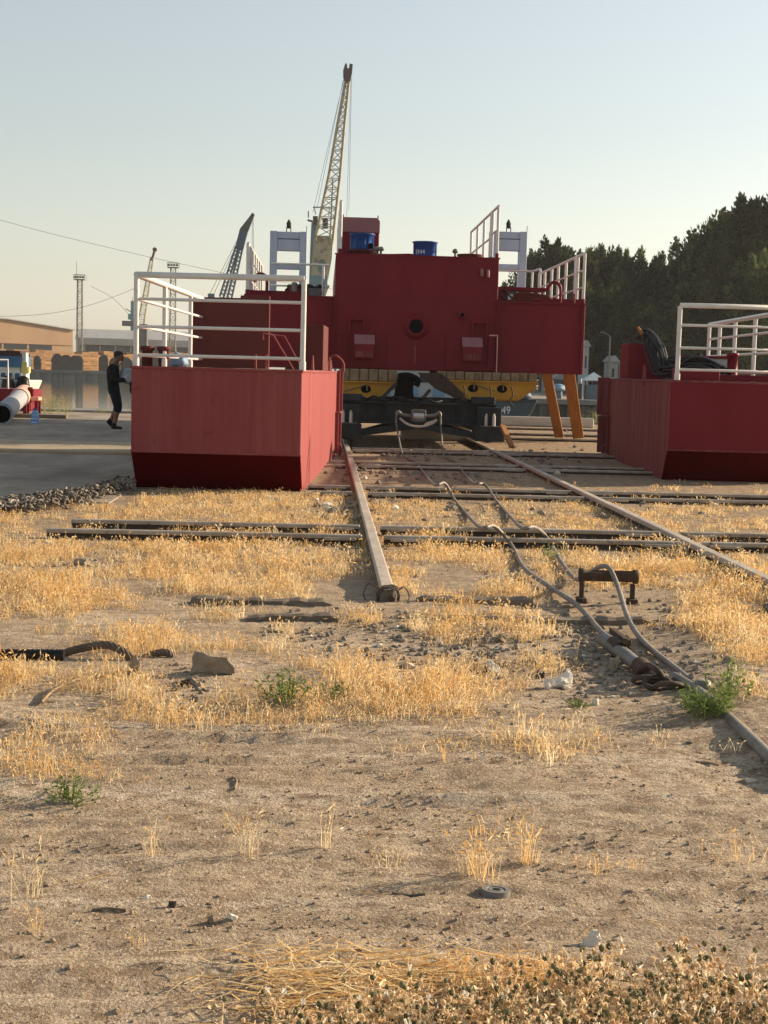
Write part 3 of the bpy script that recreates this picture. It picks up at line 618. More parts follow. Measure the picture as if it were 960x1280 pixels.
# two docking stations: doubler plate, bracket frame and box with a sloped lid
for (q0, q1, bx0, bx1, ux0, ux1, sg) in ((428, 483, 443, 467, 435, 455, 1), (557, 617, 577, 601, 588.5, 608.5, -1)):
    y_ = 436
    mb = MB(); mb.bx(B(q0, y_).x, B(q1, y_).x, -.035, -.002, zb+.02, B(520, 418).z); dp = mb.build('doubler_plate', 'wine', bg_, bevel=.004)
    x0, x1 = B(bx0, y_).x, B(bx1, y_).x; z0, z1, z2 = B(520, 450).z, B(520, 432).z, B(520, 421).z
    mb = MB(); mb.prism([(-.036, z0), (-.26, z0), (-.26, z1), (-.10, z2), (-.036, z2)], 0, x0, x1); bo = mb.build('fender_box', 'wine', bg_, bevel=.006)
    for p_ in bo.data.polygons: pass
    mb = MB(); mb.prism([(-.262, z1-.004), (-.262, z1+.010), (-.10, z2+.012), (-.10, z2-.002)], 0, x0-.01, x1+.01); mb.build('skylit_lid', 'mauve', bo)  # sky light on the slope is put into the pale mauve colour
    zm = (z0+z1)/2
    mb = MB()
    for a_, b_ in ((x0+.02, (x0+x1)/2-.012), ((x0+x1)/2+.012, x1-.02)): mb.bx(a_, b_, -.268, -.261, z0+.03, zm)
    mb.build('face_plate', 'faded_skylit', bo)
    mb = MB(); u0, u1 = B(ux0, y_).x, B(ux1, y_).x; zc, zd = B(520, 401).z, B(520, 419).z
    mb.bx(u0, u0+.035, -.09, -.002, zd-.04, zc+.04); mb.bx(u1-.035, u1, -.09, -.002, zd-.04, zc+.04); mb.cyl((u0+.036, -.06, zc), (u1-.036, -.06, zc), .03, n=10)
    mb.bx(min(u0-sg*.25, u0), max(u0-sg*.25, u0)-.001 if sg > 0 else u0-.002, -.05, -.003, zd-.03, zd-.005)
    br = mb.build('roller_bracket', 'wine', bg_, bevel=.004)
    v0 = (u1+.02) if sg < 0 else (u0-.05)
    mb = MB(); mb.bx(v0, v0+.03, -.08, -.003, zd-.55, zd); mb.bx(v0, v0+.14, -.08, -.003, zd-.002+.003, zd+.028); mb.bx(v0, v0+.14, -.07, -.003, zd-.585, zd-.553); mb.build('guide_rail', 'wine', bg_)
    mb = MB(); mb.bx(u0+(.25 if sg > 0 else -.25), u0+(.42 if sg > 0 else -.10), -.06, -.036, zb+.05, zb+.09); mb.build('cleat', 'wine', bg_)
mb = MB(); mb.bx(B(611, 418).x, B(622, 418).x, -.09, -.081, B(611, 420).z, B(611, 418.6).z); mb.bx(cx1+.0, cx1+.02, -.075, -.056, zb, B(611, 420).z); mb.build('edge_trim', 'pipepink', bg_)
# things on top of the centre block
mb = MB(); x0, x1 = B(426, 300).x, B(476, 300).x
mb.bx(x0, x1, .9, 1.9, zt+.003, B(450, 291, .9).z); cb = mb.build('control_box', 'wine', bg_, bevel=.01)
mb = MB(); zz = B(450, 291, .9).z; ze = B(450, 272, .9).z
mb.prism([(x0-.01, zz+.003), (x1+.01, zz+.003), (x1+.01, ze-.06), (x1-.05, ze), (x0-.01, ze)], 1, .86, 1.94); mb.build('hood', 'mauve', cb, bevel=.008)
for px in (429, 472.5):
    a = B(px, 275, .9); mb = MB(); mb.cyl((a.x, .9, ze-.02), (a.x, .9, ze+.05), .012, n=6); mb.build('pin', 'wine', cb)
hat = MB(); a, b = B(432, 314, .3).x, B(470, 314, .3).x; hat.lathe([(.0, 0), (.27, 0), (.27, .075), (.29, .075), (.29, .10), (0, .10)], ((a+b)/2, .35, zt+.003), 24); hat.build('hatch_flange', 'primer', bg_)
a, b = B(573, 318, .3).x, B(603, 318, .3).x; hat = MB(); hat.lathe([(.0, 0), (.22, 0), (.22, .03), (.255, .06), (.255, .085), (0, .085)], ((a+b)/2, .38, zt+.003), 24); hat.build('hatch_flange', 'primer', bg_)
mb = MB(); mb.prism([(B(474, 316).x, zt+.003), (B(576, 316).x, zt+.003), (B(576, 316).x, zt+.08), (B(517, 316).x, zt+.16), (B(490, 316).x, zt+.14), (B(474, 316).x, zt+.14)], 1, 1.4, 1.5); mb.build('coaming', 'wine', bg_)
for px in (569, 470, 476):
    a = B(px, 317, .15); mb = MB(); mb.cyl((a.x, .15, zt), (a.x, .15, zt+.09), .022, n=8); mb.lathe([(0, .09), (.05, .09), (.06, .13), (.03, .17), (0, .17)], (a.x, .15, zt), 10); mb.build('valve', 'steel_mid', bg_)
railing(bg_, [(cx1-.04, .04), (cx1-.04, 1.0)], zt, [1.0, .55], .026, .02, .028, [(cx1-.04, .04), (cx1-.04, .95)], 'wine')
railing(bg_, [(cx1-.04, 1.15), (cx1-.04, 5.2)], zt, [1.0, .50, .08], .026, .02, .028, [(cx1-.04, 1.2), (cx1-.04, 2.5), (cx1-.04, 3.8), (cx1-.04, 5.15)], 'wine')
railing(bg_, [(cx0+.08, .06), (cx0+.08, 5.2)], zt, [1.0, .5], .026, .02, .034, [(cx0+.08, .06), (cx0+.08, 1.7), (cx0+.08, 3.4), (cx0+.08, 5.15)], 'wine')
# wing deck railings
xr = wr1-.04
railing(bg_, [(xr, .16), (xr, .95)], zw, [.98, .66, .33], .026, .018, .032, [(xr, .16), (xr, .9)], 'wine')
railing(bg_, [(xr, 1.1), (xr, 6.1)], zw, [.98, .66, .33], .026, .018, .032, [(xr, 1.15), (xr, 2.3), (xr, 3.3), (xr, 4.2), (xr, 5.2), (xr, 6.05)], 'wine')
railing(bg_, [(cx1+.1, 6.4), (xr-.12, 6.4), (xr-.05, 5.6)], zw, [1.06, .04], .026, .022, .03, [(xr-.12, 6.4), (xr-.05, 5.6)], 'wine')
xl = wl0+.04
railing(bg_, [(xl, .16), (xl, .9)], zw, [.98, .66, .33], .026, .018, .034, [(xl, .16), (xl, .85)], 'wine')
railing(bg_, [(xl, 1.05), (xl, 6.1)], zw, [.98, .66, .33], .026, .018, .034, [(xl, 1.1), (xl, 2.0), (xl, 2.9), (xl, 3.8), (xl, 4.9), (xl, 6.05)], 'wine')
railing(bg_, [(xl+.2, 6.3), (cx0-.1, 6.3)], zw, [1.06, .55], .026, .022, .03, [(cx0-.25, 6.3)], 'wine')
for x0, x1, y0, xv in ((wl0+.03, wl0+1.05, .5, wl0+.30), (wr1-.85, wr1-.03, .5, wr1-.55)):
    mb = MB(); mb.bx(x0, x1, y0, y0+1.0, zw+.003, zw+.11); mb.build('hatch_coaming', 'wine', bg_, bevel=.006)
    mb = MB(); mb.tube(smooth_path([(xv+.1, .42, zw), (xv+.1, .42, zw+.30), (xv+.05, .42, zw+.40), (xv-.06, .42, zw+.42), (xv-.13, .42, zw+.34), (xv-.13, .42, zw+.26)], 5), .032, 10); mb.build('vent_pipe', 'wine', bg_)
    mb = MB(); mb.cyl((x1-.05, .2, zw), (x1-.05, .2, zw+.2), .02, n=6); mb.cyl((x1-.18, .2, zw), (x1-.18, .2, zw+.2), .02, n=6); mb.build('mooring_pin', 'wine', bg_)
x0, x1 = B(647, 370, 1.6).x, B(686, 370, 1.6).x
mb = MB(); mb.prism([(x0-.1, zw+.003), (x1+.15, zw+.003), (x1, zw+.24), (x0+.05, zw+.30)], 1, 1.6, 2.6); mb.build('deck_hatch', 'primer', bg_, bevel=.01)
mb = MB(); mb.bx(cx1+.02, x0+.65, 1.9, 2.4, zw+.33, zw+.40); mb.bx(x0-.35, x0-.15, 2.0, 2.2, zw, zw+.33); mb.build('bench_frame', 'wine', bg_)
mb = MB(); mb.beam((cx1+.05, 1.2, zw+.34), (x0-.2, 1.3, zw+.03), .04, .04); mb.beam((cx1+.25, 1.2, zw+.32), (x0-.05, 1.3, zw+.03), .03, .03); mb.build('strut', 'steel_dark', bg_)
mb = MB(); mb.bx(cx1+.05, cx1+.25, 2.6, 2.7, zw+.002, zw+.18); mb.build('lamp_box', 'boatyellow', bg_)
mb = MB(); mb.bx(cx0-.42, cx0-.30, .22, .235, zw-.33, zw-.12) if False else mb.bx(wl0+.62, wl0+.645, .05, .098, zw-.16, zw-.02); mb.bx(wl0+.82, wl0+.84, .05, .098, zw-.16, zw-.02); mb.build('bracket', 'wine', bg_)
# winch and black hose on the left wing
hs = MB()
for i in range(7):
    xx = wl0+.72+random.uniform(0, .1); pts = [(xx+j*.16, 1.8+random.uniform(-.15, .15), zw+.15+.11*math.sin(j*1.3+i)+random.uniform(0, .05)) for j in range(5)]; hs.tube(smooth_path(pts, 4), .05, 7)
o = hs.build('hose_pile', 'black', loc=BP); tag(o, 'heap of black hose on the left wing deck of the big barge', 'hoses')
mb = MB(); a = B(392, 364, 1.0); mb.bx(a.x-.10, a.x+.16, .9, 1.2, zw+.003, zw+.20); mb.build('winch_base', 'steel_mid', bg_, bevel=.01)
mb = MB(); a = B(368, 362, .6); mb.lathe([(0, 0), (.07, 0), (.09, .12), (.05, .2), (.06, .28), (0, .30)], (a.x, .6, zw), 10); mb.build('valve', 'mast', bg_)
# spud gantries near the stern
for gx0, gx1 in ((337, 383), (612, 658)):
    dy = 6.7; X0, X1 = B(gx0, 330, dy).x, B(gx1, 330, dy).x; ztop = B((gx0+gx1)/2, 289, dy).z
    t_ = MB()
    for a, b in ((X0, X0+.17), (X1-.17, X1)): t_.bx(a, b, dy, dy+.35, zw, ztop)
    o = t_.build('spud_gantry', 'white_blue', bg_, bevel=.006)
    for zc, h_ in ((ztop-.09, .16), (ztop-.32, .26), (ztop-.83, .11), (ztop-1.55, .12)):
        c = MB(); c.bx(X0+.172, X1-.172, dy+.03, dy+.30, zc-h_/2, zc+h_/2); c.build('cross_beam', 'steel_mid' if False else 'white_blue', o, bevel=.005)
    xm = (X0+X1)/2; c = MB(); c.lathe([(0, .08), (.05, .08), (.06, .2), (.02, .28), (0, .30)], (xm, dy+.15, ztop), 8); c.cyl((xm-.05, dy+.1, ztop-.01), (xm-.05, dy+.1, ztop+.1), .012, n=5); c.cyl((xm+.05, dy+.1, ztop-.01), (xm+.05, dy+.1, ztop+.1), .012, n=5); c.build('deck_lamp', 'steel_dark', o)
    c = MB(); c.cyl((X1-.01, dy+.02, ztop), (X1-.01, dy+.02, ztop+.14), .008, n=5); c.build('aerial', 'wire', o)
# blue drums standing on the centre block
def drum(px0, px1, pyt, dy, label, zbase):
    x0, x1 = P(px0, pyt, BY+dy).x, P(px1, pyt, BY+dy).x; r = (x1-x0)/2-.012; z1 = P((px0+px1)/2, pyt, BY+dy).z
    t = thing('blue_drum', label, 'drum', ((x0+x1)/2, BY+dy, zbase), 0, 'blue steel drums on the barge')
    h_ = z1-zbase
    m = MB(); m.lathe([(r*.93, h_-.02), (r*.93, .03), (r, .03), (r, .0), (r, h_-.025), (r+.02, h_-.02), (r+.02, h_), (r*.93, h_), (r*.93, h_-.02)], (0, 0, 0), 32); m.build('drum_wall', 'blue', t)
    m = MB(); m.lathe([(0, h_-.05), (r*.929, h_-.05)], (0, 0, 0), 32); m.build('drum_cover', 'blue', t)
    return t, r, h_
d1, r1, h1 = drum(437, 468.5, 292.5, .35, 'left blue drum in front of the dark control box', zt+.106)
mb = MB(); mb.lathe([(0, -.05), (.055, -.05), (.055, 0), (0, 0)], (r1*.72, -r1*.75, .07), 12, ax='Y'); mb.build('drum_valve', 'hole', d1)
d2, r2, h2 = drum(516, 547, 302.5, .40, 'right blue drum with white letters standing alone on the roof', zt+.003)
def text_mesh(txt, size):
    cu = bpy.data.curves.new('t', 'FONT'); cu.body = txt; cu.size = size; cu.extrude = .002; cu.resolution_u = 3
    ob = bpy.data.objects.new('t', cu); col.objects.link(ob); dg = bpy.context.evaluated_depsgraph_get()
    me_ = bpy.data.meshes.new_from_object(ob.evaluated_get(dg)); bpy.data.objects.remove(ob); return me_
me_ = text_mesh('EN4', .115)
xs_ = [v.co.x for v in me_.vertices]; wdt = max(xs_)
for v in me_.vertices:
    a = -math.pi/2+(-.93 + v.co.x/(r2*1.02)*1.0); rr = r2+.004+v.co.z; z = v.co.y
    v.co = Vector((rr*math.cos(a), rr*math.sin(a), z+.06))
me_.materials.clear(); me_.materials.append(M['marking']); me_.name = 'lettering'; o = bpy.data.objects.new('lettering', me_); col.objects.link(o); o.parent = d2

# ------------------------------------------------------------------ trolley
TY = 26.4
tr = thing('slipway_trolley', 'dark steel wheeled trolley carrying the big barge up the slipway rails', 'trolley', ((XR1+XR2)/2, TY, 0))
def T(px, py, dy=0): return rel(tr, P(px, py, TY+dy))
xa, xb = XR1-tr.location.x, XR2-tr.location.x
def ibeam(mb, x0, x1, y, z0, z1, w=.22):
    mb.bx(x0, x1, y-w/2, y+w/2, z1-.03, z1); mb.bx(x0, x1, y-w/2, y+w/2, z0, z0+.03); mb.bx(x0, x1, y-.015, y+.015, z0+.031, z1-.031)
zt0, zt1 = T(500, 530).z, T(500, 503).z
for y in (.12, 2.4, 5.6):
    mb = MB(); ibeam(mb, xa-.15, xb+.15, y, zt0, zt1, .24)
    for x in np.linspace(xa, xb, 5): mb.bx(x-.01, x+.01, y-.11, y+.11, zt0+.032, zt1-.032)
    mb.build('cross_beam', 'steel_dark', tr)
for x in (xa, xb):
    mb = MB(); mb.bx(x-.20, x-.14, -.1, 6.2, .34, .80); mb.bx(x+.14, x+.20, -.1, 6.2, .34, .80); mb.build('side_beam', 'steel_dark', tr, bevel=.006)
    for y in (.0, 5.6):
        mb = MB(); mb.bx(x-.27, x+.27, y-.42, y+.28, .19, .46); mb.bx(x-.22, x+.22, y-.30, y-.12, .461, zt1-.05); wb = mb.build('wheel_box', 'steel_dark', tr, bevel=.01)
        mb = MB(); mb.lathe([(0, -.05), (.15, -.05), (.15, -.02), (.18, -.02), (.18, .03), (0, .03)], (x, y-.0, .33), 20, ax='Y'); o = mb.build('wheel', 'rust', wb)
        mb = MB(); mb.bx(x-.19, x+.19, y-.44, y-.30, .462, .475); mb.build('cover_plate', 'steel_mid', wb)
        for k in (-.07, .07):
            mb = MB(); mb.cyl((x+k, y-.36, .47), (x+k, y-.36, .66), .032, n=8); mb.cyl((x+k, y-.36, .66), (x+k, y-.36, .70), .02, n=6); mb.build('bolt', 'bolt', wb)
for s in ((xa+.2, -.18, .28, xb-.2, .3, .60), (xa+.2, .3, .60, xb-.2, -.18, .28), (xa+.2, 0, .26, 0, 1.3, .52), (xb-.2, 0, .26, 0, 1.3, .52)):
    mb = MB(); mb.beam(s[:3], s[3:], .07, .12); mb.build('diagonal_brace', 'steel_dark', tr)
mb = MB(); mb.bx(xa-.15, xb+.15, .3, .55, zt1+.003, zt1+.06); mb.build('top_plate', 'steel_dark', tr)
for px, w_ in ((604, .55), (438, .55)):      # dark cribbing below the yellow bunks
    x = T(px, 500).x; mb = MB()
    mb.bx(x-w_/2, x+w_/2, .1, 3.5, zt1+.062, T(600, 499).z-.01); mb.bx(x-w_*.4, x+w_*.4, -.05, .09, zt1+.005, zt1+.14); mb.build('bunk_seat', 'steel_dark', tr, bevel=.02)
# dark column and brown knee in the gap between the bunks
mb = MB(); c0 = T(508, 470, .6); mb.tube(smooth_path([(T(505, 500, .6).x, .7, zt1), (T(506, 485, .6).x, .7, 1.15), (T(510, 470, .6).x, .7, 1.36)]), [.26, .24, .20, .19, .18, .18, .17, .17, .17, .16, .16, .15, .17], 10); mb.tube(smooth_path([(T(498, 470, .6).x, .6, 1.34), (T(510, 468, .6).x, .6, 1.36), (T(522, 472, .6).x, .6, 1.28), (T(520, 482, .6).x, .6, 1.16)], 4), .06, 8); mb.build('centre_column', 'hole', tr)
mb = MB(); xk = T(522, 480, .8).x; mb.prism([(xk, 1.42), (xk+.45, 1.42), (xk+.95, 1.0), (xk+.75, .95), (xk+.35, 1.12)], 1, .8, 1.0); mb.build('brown_knee', 'rust', tr)
for s in ((T(497, 478).x, .5, 1.2, T(478, 500).x, .4, .92), (T(540, 487).x, .5, 1.1, T(528, 503).x, .4, .9)):
    mb = MB(); mb.beam(s[:3], s[3:], .05, .05); mb.build('strut', 'steel_dark', tr)
# rope yoke on the front of the trolley
yk = thing('rope_block', 'pale steel pulley block with two curved arms and its sling on the trolley front', 'pulley block', P(523, 522, 25.85))
mb = MB()
for sg in (-1, 1):
    pts = [(0, .02, .02), (sg*.15, 0, .03), (sg*.30, -.02, .05), (sg*.375, -.03, .10), (sg*.40, -.03, .04)]
    mb.tube(smooth_path(pts, 5), .030, 8)
mb.build('yoke_arm', 'cable', yk)
mb = MB(); mb.bx(-.13, -.105, -.13, .08, -.06, .14); mb.bx(.105, .13, -.13, .08, -.06, .14); mb.bx(-.10, .10, -.10, .06, .10, .15); mb.bx(-.10, .10, -.12, .06, -.07, -.03); mb.build('block_cheek', 'steel_mid', yk, bevel=.008)
mb = MB(); mb.cyl((-.10, -.03, .03), (.10, -.03, .03), .085, n=18); mb.build('sheave', 'bolt', yk)
mb = MB(); mb.tube(smooth_path([(-.34, -.03, -.02), (-.2, -.08, -.12), (0, -.1, -.16), (.2, -.08, -.12), (.33, -.03, -.03)], 5), .022, 8); mb.prism([(.06, -.16), (.30, -.08), (.34, -.02), (.14, -.08)], 1, -.10, -.07); mb.build('sling', 'whiteplank', yk)

# yellow bunks and timber blocks
def bunk(px, label, flip):
    s = -1 if flip else 1
    o_ = P(px, 476, BY-.35); t = thing('yellow_bunk', label, 'bunk', (o_.x, BY-.35, 0), 0, 'yellow bunks under the barge')
    z1, z0 = P(px, 478, BY-.35).z, P(px, 499, BY-.35).z
    prof = [(s*-.92, z1), (s*.92, z1), (s*.92, z1-.06), (s*.58, z0), (s*-.38, z0), (s*-.92, z1-.06)]
    if s < 0: prof = prof[::-1]
    for y_ in (0, 2.4): m = MB(); m.prism(prof, 1, y_, y_+.03); m.build('web_plate', 'yellow', t)
    m = MB(); m.bx(-.94, .94, -.05, 2.48, z1+.002, z1+.03); m.beam((s*.93, 1.2, z1-.07), (s*.59, 1.2, z0-.0), 2.42, .02); m.beam((s*-.93, 1.2, z1-.07), (s*-.39, 1.2, z0-.0), 2.42, .02); m.bx(min(s*-.38, s*.58), max(s*-.38, s*.58), .03, 2.4, z0-.022, z0-.002); m.build('flange_plate', 'yellow', t)
    for xx in (-.30, .26):
        h_ = MB(); zc = (z1+z0)/2+.04; h_.add([(s*xx+.10*math.cos(a*math.pi/10), -.003, zc+.075*math.sin(a*math.pi/10)) for a in range(20)], [tuple(range(20))]); ho = h_.build('lightening_hole', 'hole', t)
        h_ = MB(); h_.cyl((s*xx+.02, -.02, z1+.03), (s*xx+.02, -.02, z1-.15), .014, n=6); h_.build('hanging_bolt', 'timber', ho)
    m = MB(); m.tube(smooth_path([(s*-.25, -.025, z1-.05), (0, -.025, z1-.13), (s*.12, -.025, z1-.16)]), .012, 6); m.build('rod', 'timber', t)
    return t, z1
b1, zb1 = bunk(611, 'right yellow steel bunk with two round holes, under the barge', False)
b2, zb2 = bunk(438, 'left yellow steel bunk mostly hidden by the near left pontoon', True)
def blocks(px0, px1, n, z0, lab):
    for i in range(n):
        a = P(px0+(px1-px0)*(i+.5)/n, 468, BY-.3); wd = abs(P(px1, 468, BY).x-P(px0, 468, BY).x)/n
        m = MB(); dz = random.uniform(-.012, .004); h_ = zb-.004-(z0+.032)
        m.box((0, 0, 0), (wd*random.uniform(.90, .97), 2.2+random.uniform(-.1, .1), h_+dz), 0)
        o = m.build('timber_block', 'timber', bevel=.012, loc=(a.x, BY+.83+random.uniform(-.06, .03), z0+.033+(h_+dz)/2)); tag(o, lab, 'timber block', 'timber blocks between the bunks and the barge')
blocks(547, 672, 11, zb1, 'squared timber block in the row on top of the right yellow bunk')
blocks(425, 497, 6, zb2, 'squared timber block in the row on top of the left yellow bunk')

o = MB().box((0, 0, 0), (1.5, .5, .34)).build('concrete_block', 'whiteplank', bevel=.03, loc=(P(545, 548, 30.2).x, 30.2, .17)); tag(o, 'pale block on the ground behind the braces of the trolley', 'block')
for px in (613, 640, 580):
    a = T(px, 478); m = MB(); m.tube(smooth_path([(a.x, .05, 1.2), (a.x+.02, -.02, 1.05), (a.x-.03, -.03, .93), (a.x+.05, .0, .84)]), .014, 6); m.build('hanging_chain', 'rust', tr)
for k in range(5):
    x0 = random.uniform(xa+.1, xb-.3); m = MB(); m.tube(smooth_path([(x0, .2, zt1+.03), (x0+.12, .0, zt1+.10), (x0+.3, -.02, zt1+.02), (x0+.45, .1, zt1+.05)]), .022, 6); m.build('hose', 'black', tr)
# leaning planks
def lean(pa, Ya, pb, Yb, wd, th, label):
    a = P(*pa, Ya); b = P(*pb, Yb); b.z = max(b.z, .02)
    m = MB(); d = (a-b); L = d.length; q = d.to_track_quat('Z', 'Y').to_matrix()
    m.box((0, 0, L/2), (wd, th, L)); o = m.build('plank', 'plank', bevel=.006, loc=b); o.rotation_euler = (q @ Matrix.Rotation(.15, 3, 'Z')).to_euler()
    return tag(o, label, 'plank', 'planks leaning against the barge')
lean((683, 466), 29.0, (699, 546), 31.2, .20, .05, 'left of the two long orange planks propping the right wing')
lean((711, 466), 29.0, (723, 547), 31.2, .24, .05, 'right of the two long orange planks, its edge catching the sun')
lean((628, 532), 25.7, (640, 559), 25.0, .10, .05, 'short orange board leaning on the trolley wheel box')
# cable runs over the ground
def gp(px, py, z=.03): return G(px, py, z)
rp = rel(yk, (0, 0, 0))
ya_ = Vector(yk.location)
A = [ya_+Vector((-.40, -.03, .06)), ya_+Vector((-.405, -.06, -.1)), P(498, 545, 25.6), gp(504, 569), gp(519, 577, .03), gp(529, 590), gp(543, 606, .19), gp(556, 604, .19), gp(568, 624), gp(588, 648), gp(602, 660, .17), gp(618, 658, .18), gp(640, 682), gp(655, 710), gp(688, 734), gp(722, 757), gp(752, 790), gp(772, 805, .06), gp(800, 828, .05), gp(815, 842, .04), gp(840, 850, .04)]
mb = MB(); mb.tube(smooth_path(A, 6), .0155, 8); tag(mb.build('steel_cable', 'cable'), 'left grey wire rope running from the pulley block to the shackle', 'cable')
Bc = [ya_+Vector((.40, -.03, .06)), ya_+Vector((.405, -.06, -.1)), P(552, 545, 25.6), gp(555, 570), gp(569, 577), gp(580, 592), gp(592, 604, .18), gp(606, 606, .18), gp(622, 628), gp(640, 648), gp(653, 660, .17), gp(668, 659, .18), gp(684, 672), gp(700, 700), gp(716, 721), gp(727, 723, .1), P(742, 713, 8.90), P(752, 708, 8.83), P(762, 711, 8.72), P(772, 732, 8.55), gp(786, 775, .06), gp(808, 806), gp(850, 840), gp(876, 862), gp(905, 890), gp(935, 920), gp(975, 960)]
mb = MB(); mb.tube(smooth_path(Bc, 6), .0155, 8); tag(mb.build('steel_cable', 'cable'), 'right grey wire rope looped over the roller stand', 'cable')
# roller stand
rs = thing('roller_stand', 'rusty roller on two legs with the cable looped over it', 'roller stand', (P(762, 740, 8.75).x, 8.75, 0), R(-3))
def Rr(px, py): return rel(rs, P(px, py, 8.75))
x0, x1 = Rr(724, 719).x, Rr(797, 723).x; zr = Rr(760, 720).z
mb = MB(); mb.lathe([(0, 0), (.045, 0), (.045, .03), (.036, .035), (.036, x1-x0-.035), (.045, x1-x0-.03), (.045, x1-x0), (0, x1-x0)], (0, 0, 0), 16); o = mb.build('roller', 'rust', rs); o.rotation_euler = (0, R(90), 0); o.location = (x0, 0, zr)
for x in (x0+.02, x1-.03):
    mb = MB(); mb.bx(x-.014, x+.014, -.02, .02, -.02, zr-.047); mb.bx(x-.03, x+.03, -.05, .05, -.01, .03); mb.build('leg', 'rust', rs, bevel=.004)
# pipe coupling with clamps, shackle, tail
pc = thing('cable_coupling', 'dark rusty pipe coupling with clamps where the left cable ends', 'coupling', gp(775, 812, 0))
def Q(px, py, z): return rel(pc, gp(px, py, z))
mb = MB(); mb.cyl(Q(752, 798, .05), Q(806, 838, .04), .034, n=12); mb.build('sleeve_pipe', 'steel_mid', pc)
mb = MB(); mb.cyl(Q(768, 806, .05), Q(777, 814, .045), .048, n=10); mb.beam(Q(765, 788, .09), Q(786, 804, .09), .032, .03); mb.cyl(Q(782, 802, .02), Q(782, 802, .12), .016, n=6); mb.build('clamp', 'rust', pc, bevel=.004)
mb = MB(); mb.cyl(Q(800, 832, .05), Q(808, 840, .045), .045, n=10); mb.build('clamp', 'rust', pc)
sh = thing('shackle', 'black rusty shackle and chain links lying at the end of the left cable', 'shackle', gp(815, 848, 0))
def S(px, py, z): return rel(sh, gp(px, py, z))
mb = MB(); mb.tube(smooth_path([S(799, 839, .03), S(802, 834, .09), S(812, 832, .105), S(824, 840, .09), S(829, 848, .04)], 5), .015, 8); mb.cyl(S(797, 841, .03), S(831, 851, .03), .017, n=8); mb.build('shackle_bow', 'rail', sh)
for i in range(3):
    ring = []
    for j in range(13):
        a = 2*math.pi*j/12; c = S(808+i*14, 850+i*4, .04); ring.append((c.x+.06*math.cos(a), c.y+.034*math.sin(a), c.z+.02*math.sin(a)*(1 if i % 2 else -1)))
    mb = MB(); mb.tube(ring, .013, 7); mb.build('chain_link', 'rail', sh)
mb = MB(); mb.tube(smooth_path([gp(843, 846, .04), gp(870, 862, .04), gp(900, 888, .035), gp(940, 925, .035), gp(980, 965, .03), gp(1060, 1050, .03), gp(1140, 1130, .02)]), .024, 10); mb.lathe([(0, 0), (.036, 0), (.036, .055), (0, .055)], gp(878, 866, .02), 10); tag(mb.build('ground_pipe', 'cable'), 'grey pipe on the ground running out of the photo at lower right', 'pipe')
# ------------------------------------------------------------------ person
def fused(name, segs, mat, parent, voxel=.010, smooth=4):
    """one continuous surface: overlapping tapered limbs and rings united by a voxel remesh"""
    m = MB()
    for kind, data in segs:
        if kind == 'limb':
            pts, rr = data; m.tube(smooth_path(pts, 4), list(np.interp(np.linspace(0, 1, 4*(len(pts)-1)+1), np.linspace(0, 1, len(rr)), rr)), 14)
            for p, r in ((pts[0], rr[0]), (pts[-1], rr[-1])): m.lathe([(0, -r)]+[(r*math.cos(t), r*math.sin(t)) for t in np.linspace(-1.2, 1.2, 6)]+[(0, r)], p, 12)
        else:       # rings: (x, y, z, rx, ry)
            n = 18; vs = [(x+rx*math.cos(2*math.pi*j/n), y+ry*math.sin(2*math.pi*j/n), z) for x, y, z, rx, ry in data for j in range(n)]; k = len(data)
            m.add(vs, [(i*n+j, i*n+(j+1) % n, (i+1)*n+(j+1) % n, (i+1)*n+j) for i in range(k-1) for j in range(n)]+[tuple(range(n))[::-1], tuple(range((k-1)*n, k*n))])
    o = m.build(name, mat); r_ = o.modifiers.new('r', 'REMESH'); r_.mode = 'VOXEL'; r_.voxel_size = voxel
    sm = o.modifiers.new('s', 'SMOOTH'); sm.iterations = smooth; sm.factor = .5
    dg = bpy.context.evaluated_depsgraph_get(); m2 = bpy.data.meshes.new_from_object(o.evaluated_get(dg)); bpy.data.objects.remove(o)
    m2.name = name; m2.materials.clear(); m2.materials.append(M[mat])
    for p in m2.polygons: p.use_smooth = True
    o = bpy.data.objects.new(name, m2); col.objects.link(o); o.parent = parent
    return o
pp = G(144, 536.5, .035)
pe = thing('person', 'man in black top, dark shorts and shoes carrying a bundle along the quay deck', 'person', pp)
TOR = [(-.03, 0, .78, .10, .155), (-.035, 0, .86, .115, .165), (-.05, 0, .98, .105, .145), (-.06, 0, 1.12, .115, .155), (-.055, 0, 1.26, .12, .180), (-.05, 0, 1.34, .10, .185), (-.04, 0, 1.395, .06, .10)]
def arm(s): return [(-.05, s*.185, 1.335), (-.03, s*.225, 1.20), (.03, s*.235, 1.08), (.15, s*.20, 1.06), (.26, s*.14, 1.07)]
LR = [(-.02, -.09, .84), (.03, -.10, .65), (.07, -.10, .47), (.04, -.10, .33), (.0, -.10, .09)]; LL = [(-.03, .09, .84), (.01, .095, .66), (.045, .10, .48), (-.03, .10, .36), (-.115, .10, .165)]
hd_ = [(.03, 0, 1.46, .055, .05), (.06, 0, 1.475, .085, .062), (.07, 0, 1.52, .098, .074), (.07, 0, 1.57, .100, .080), (.065, 0, 1.615, .092, .076), (.055, 0, 1.655, .06, .05)]
hands = []
for s_ in (-1, 1):
    hx, hy, hz = .29, s_*.125, 1.075
    hands.append(('limb', ([(.25, s_*.145, 1.07), (.33, s_*.11, 1.08)], [.030, .036])))
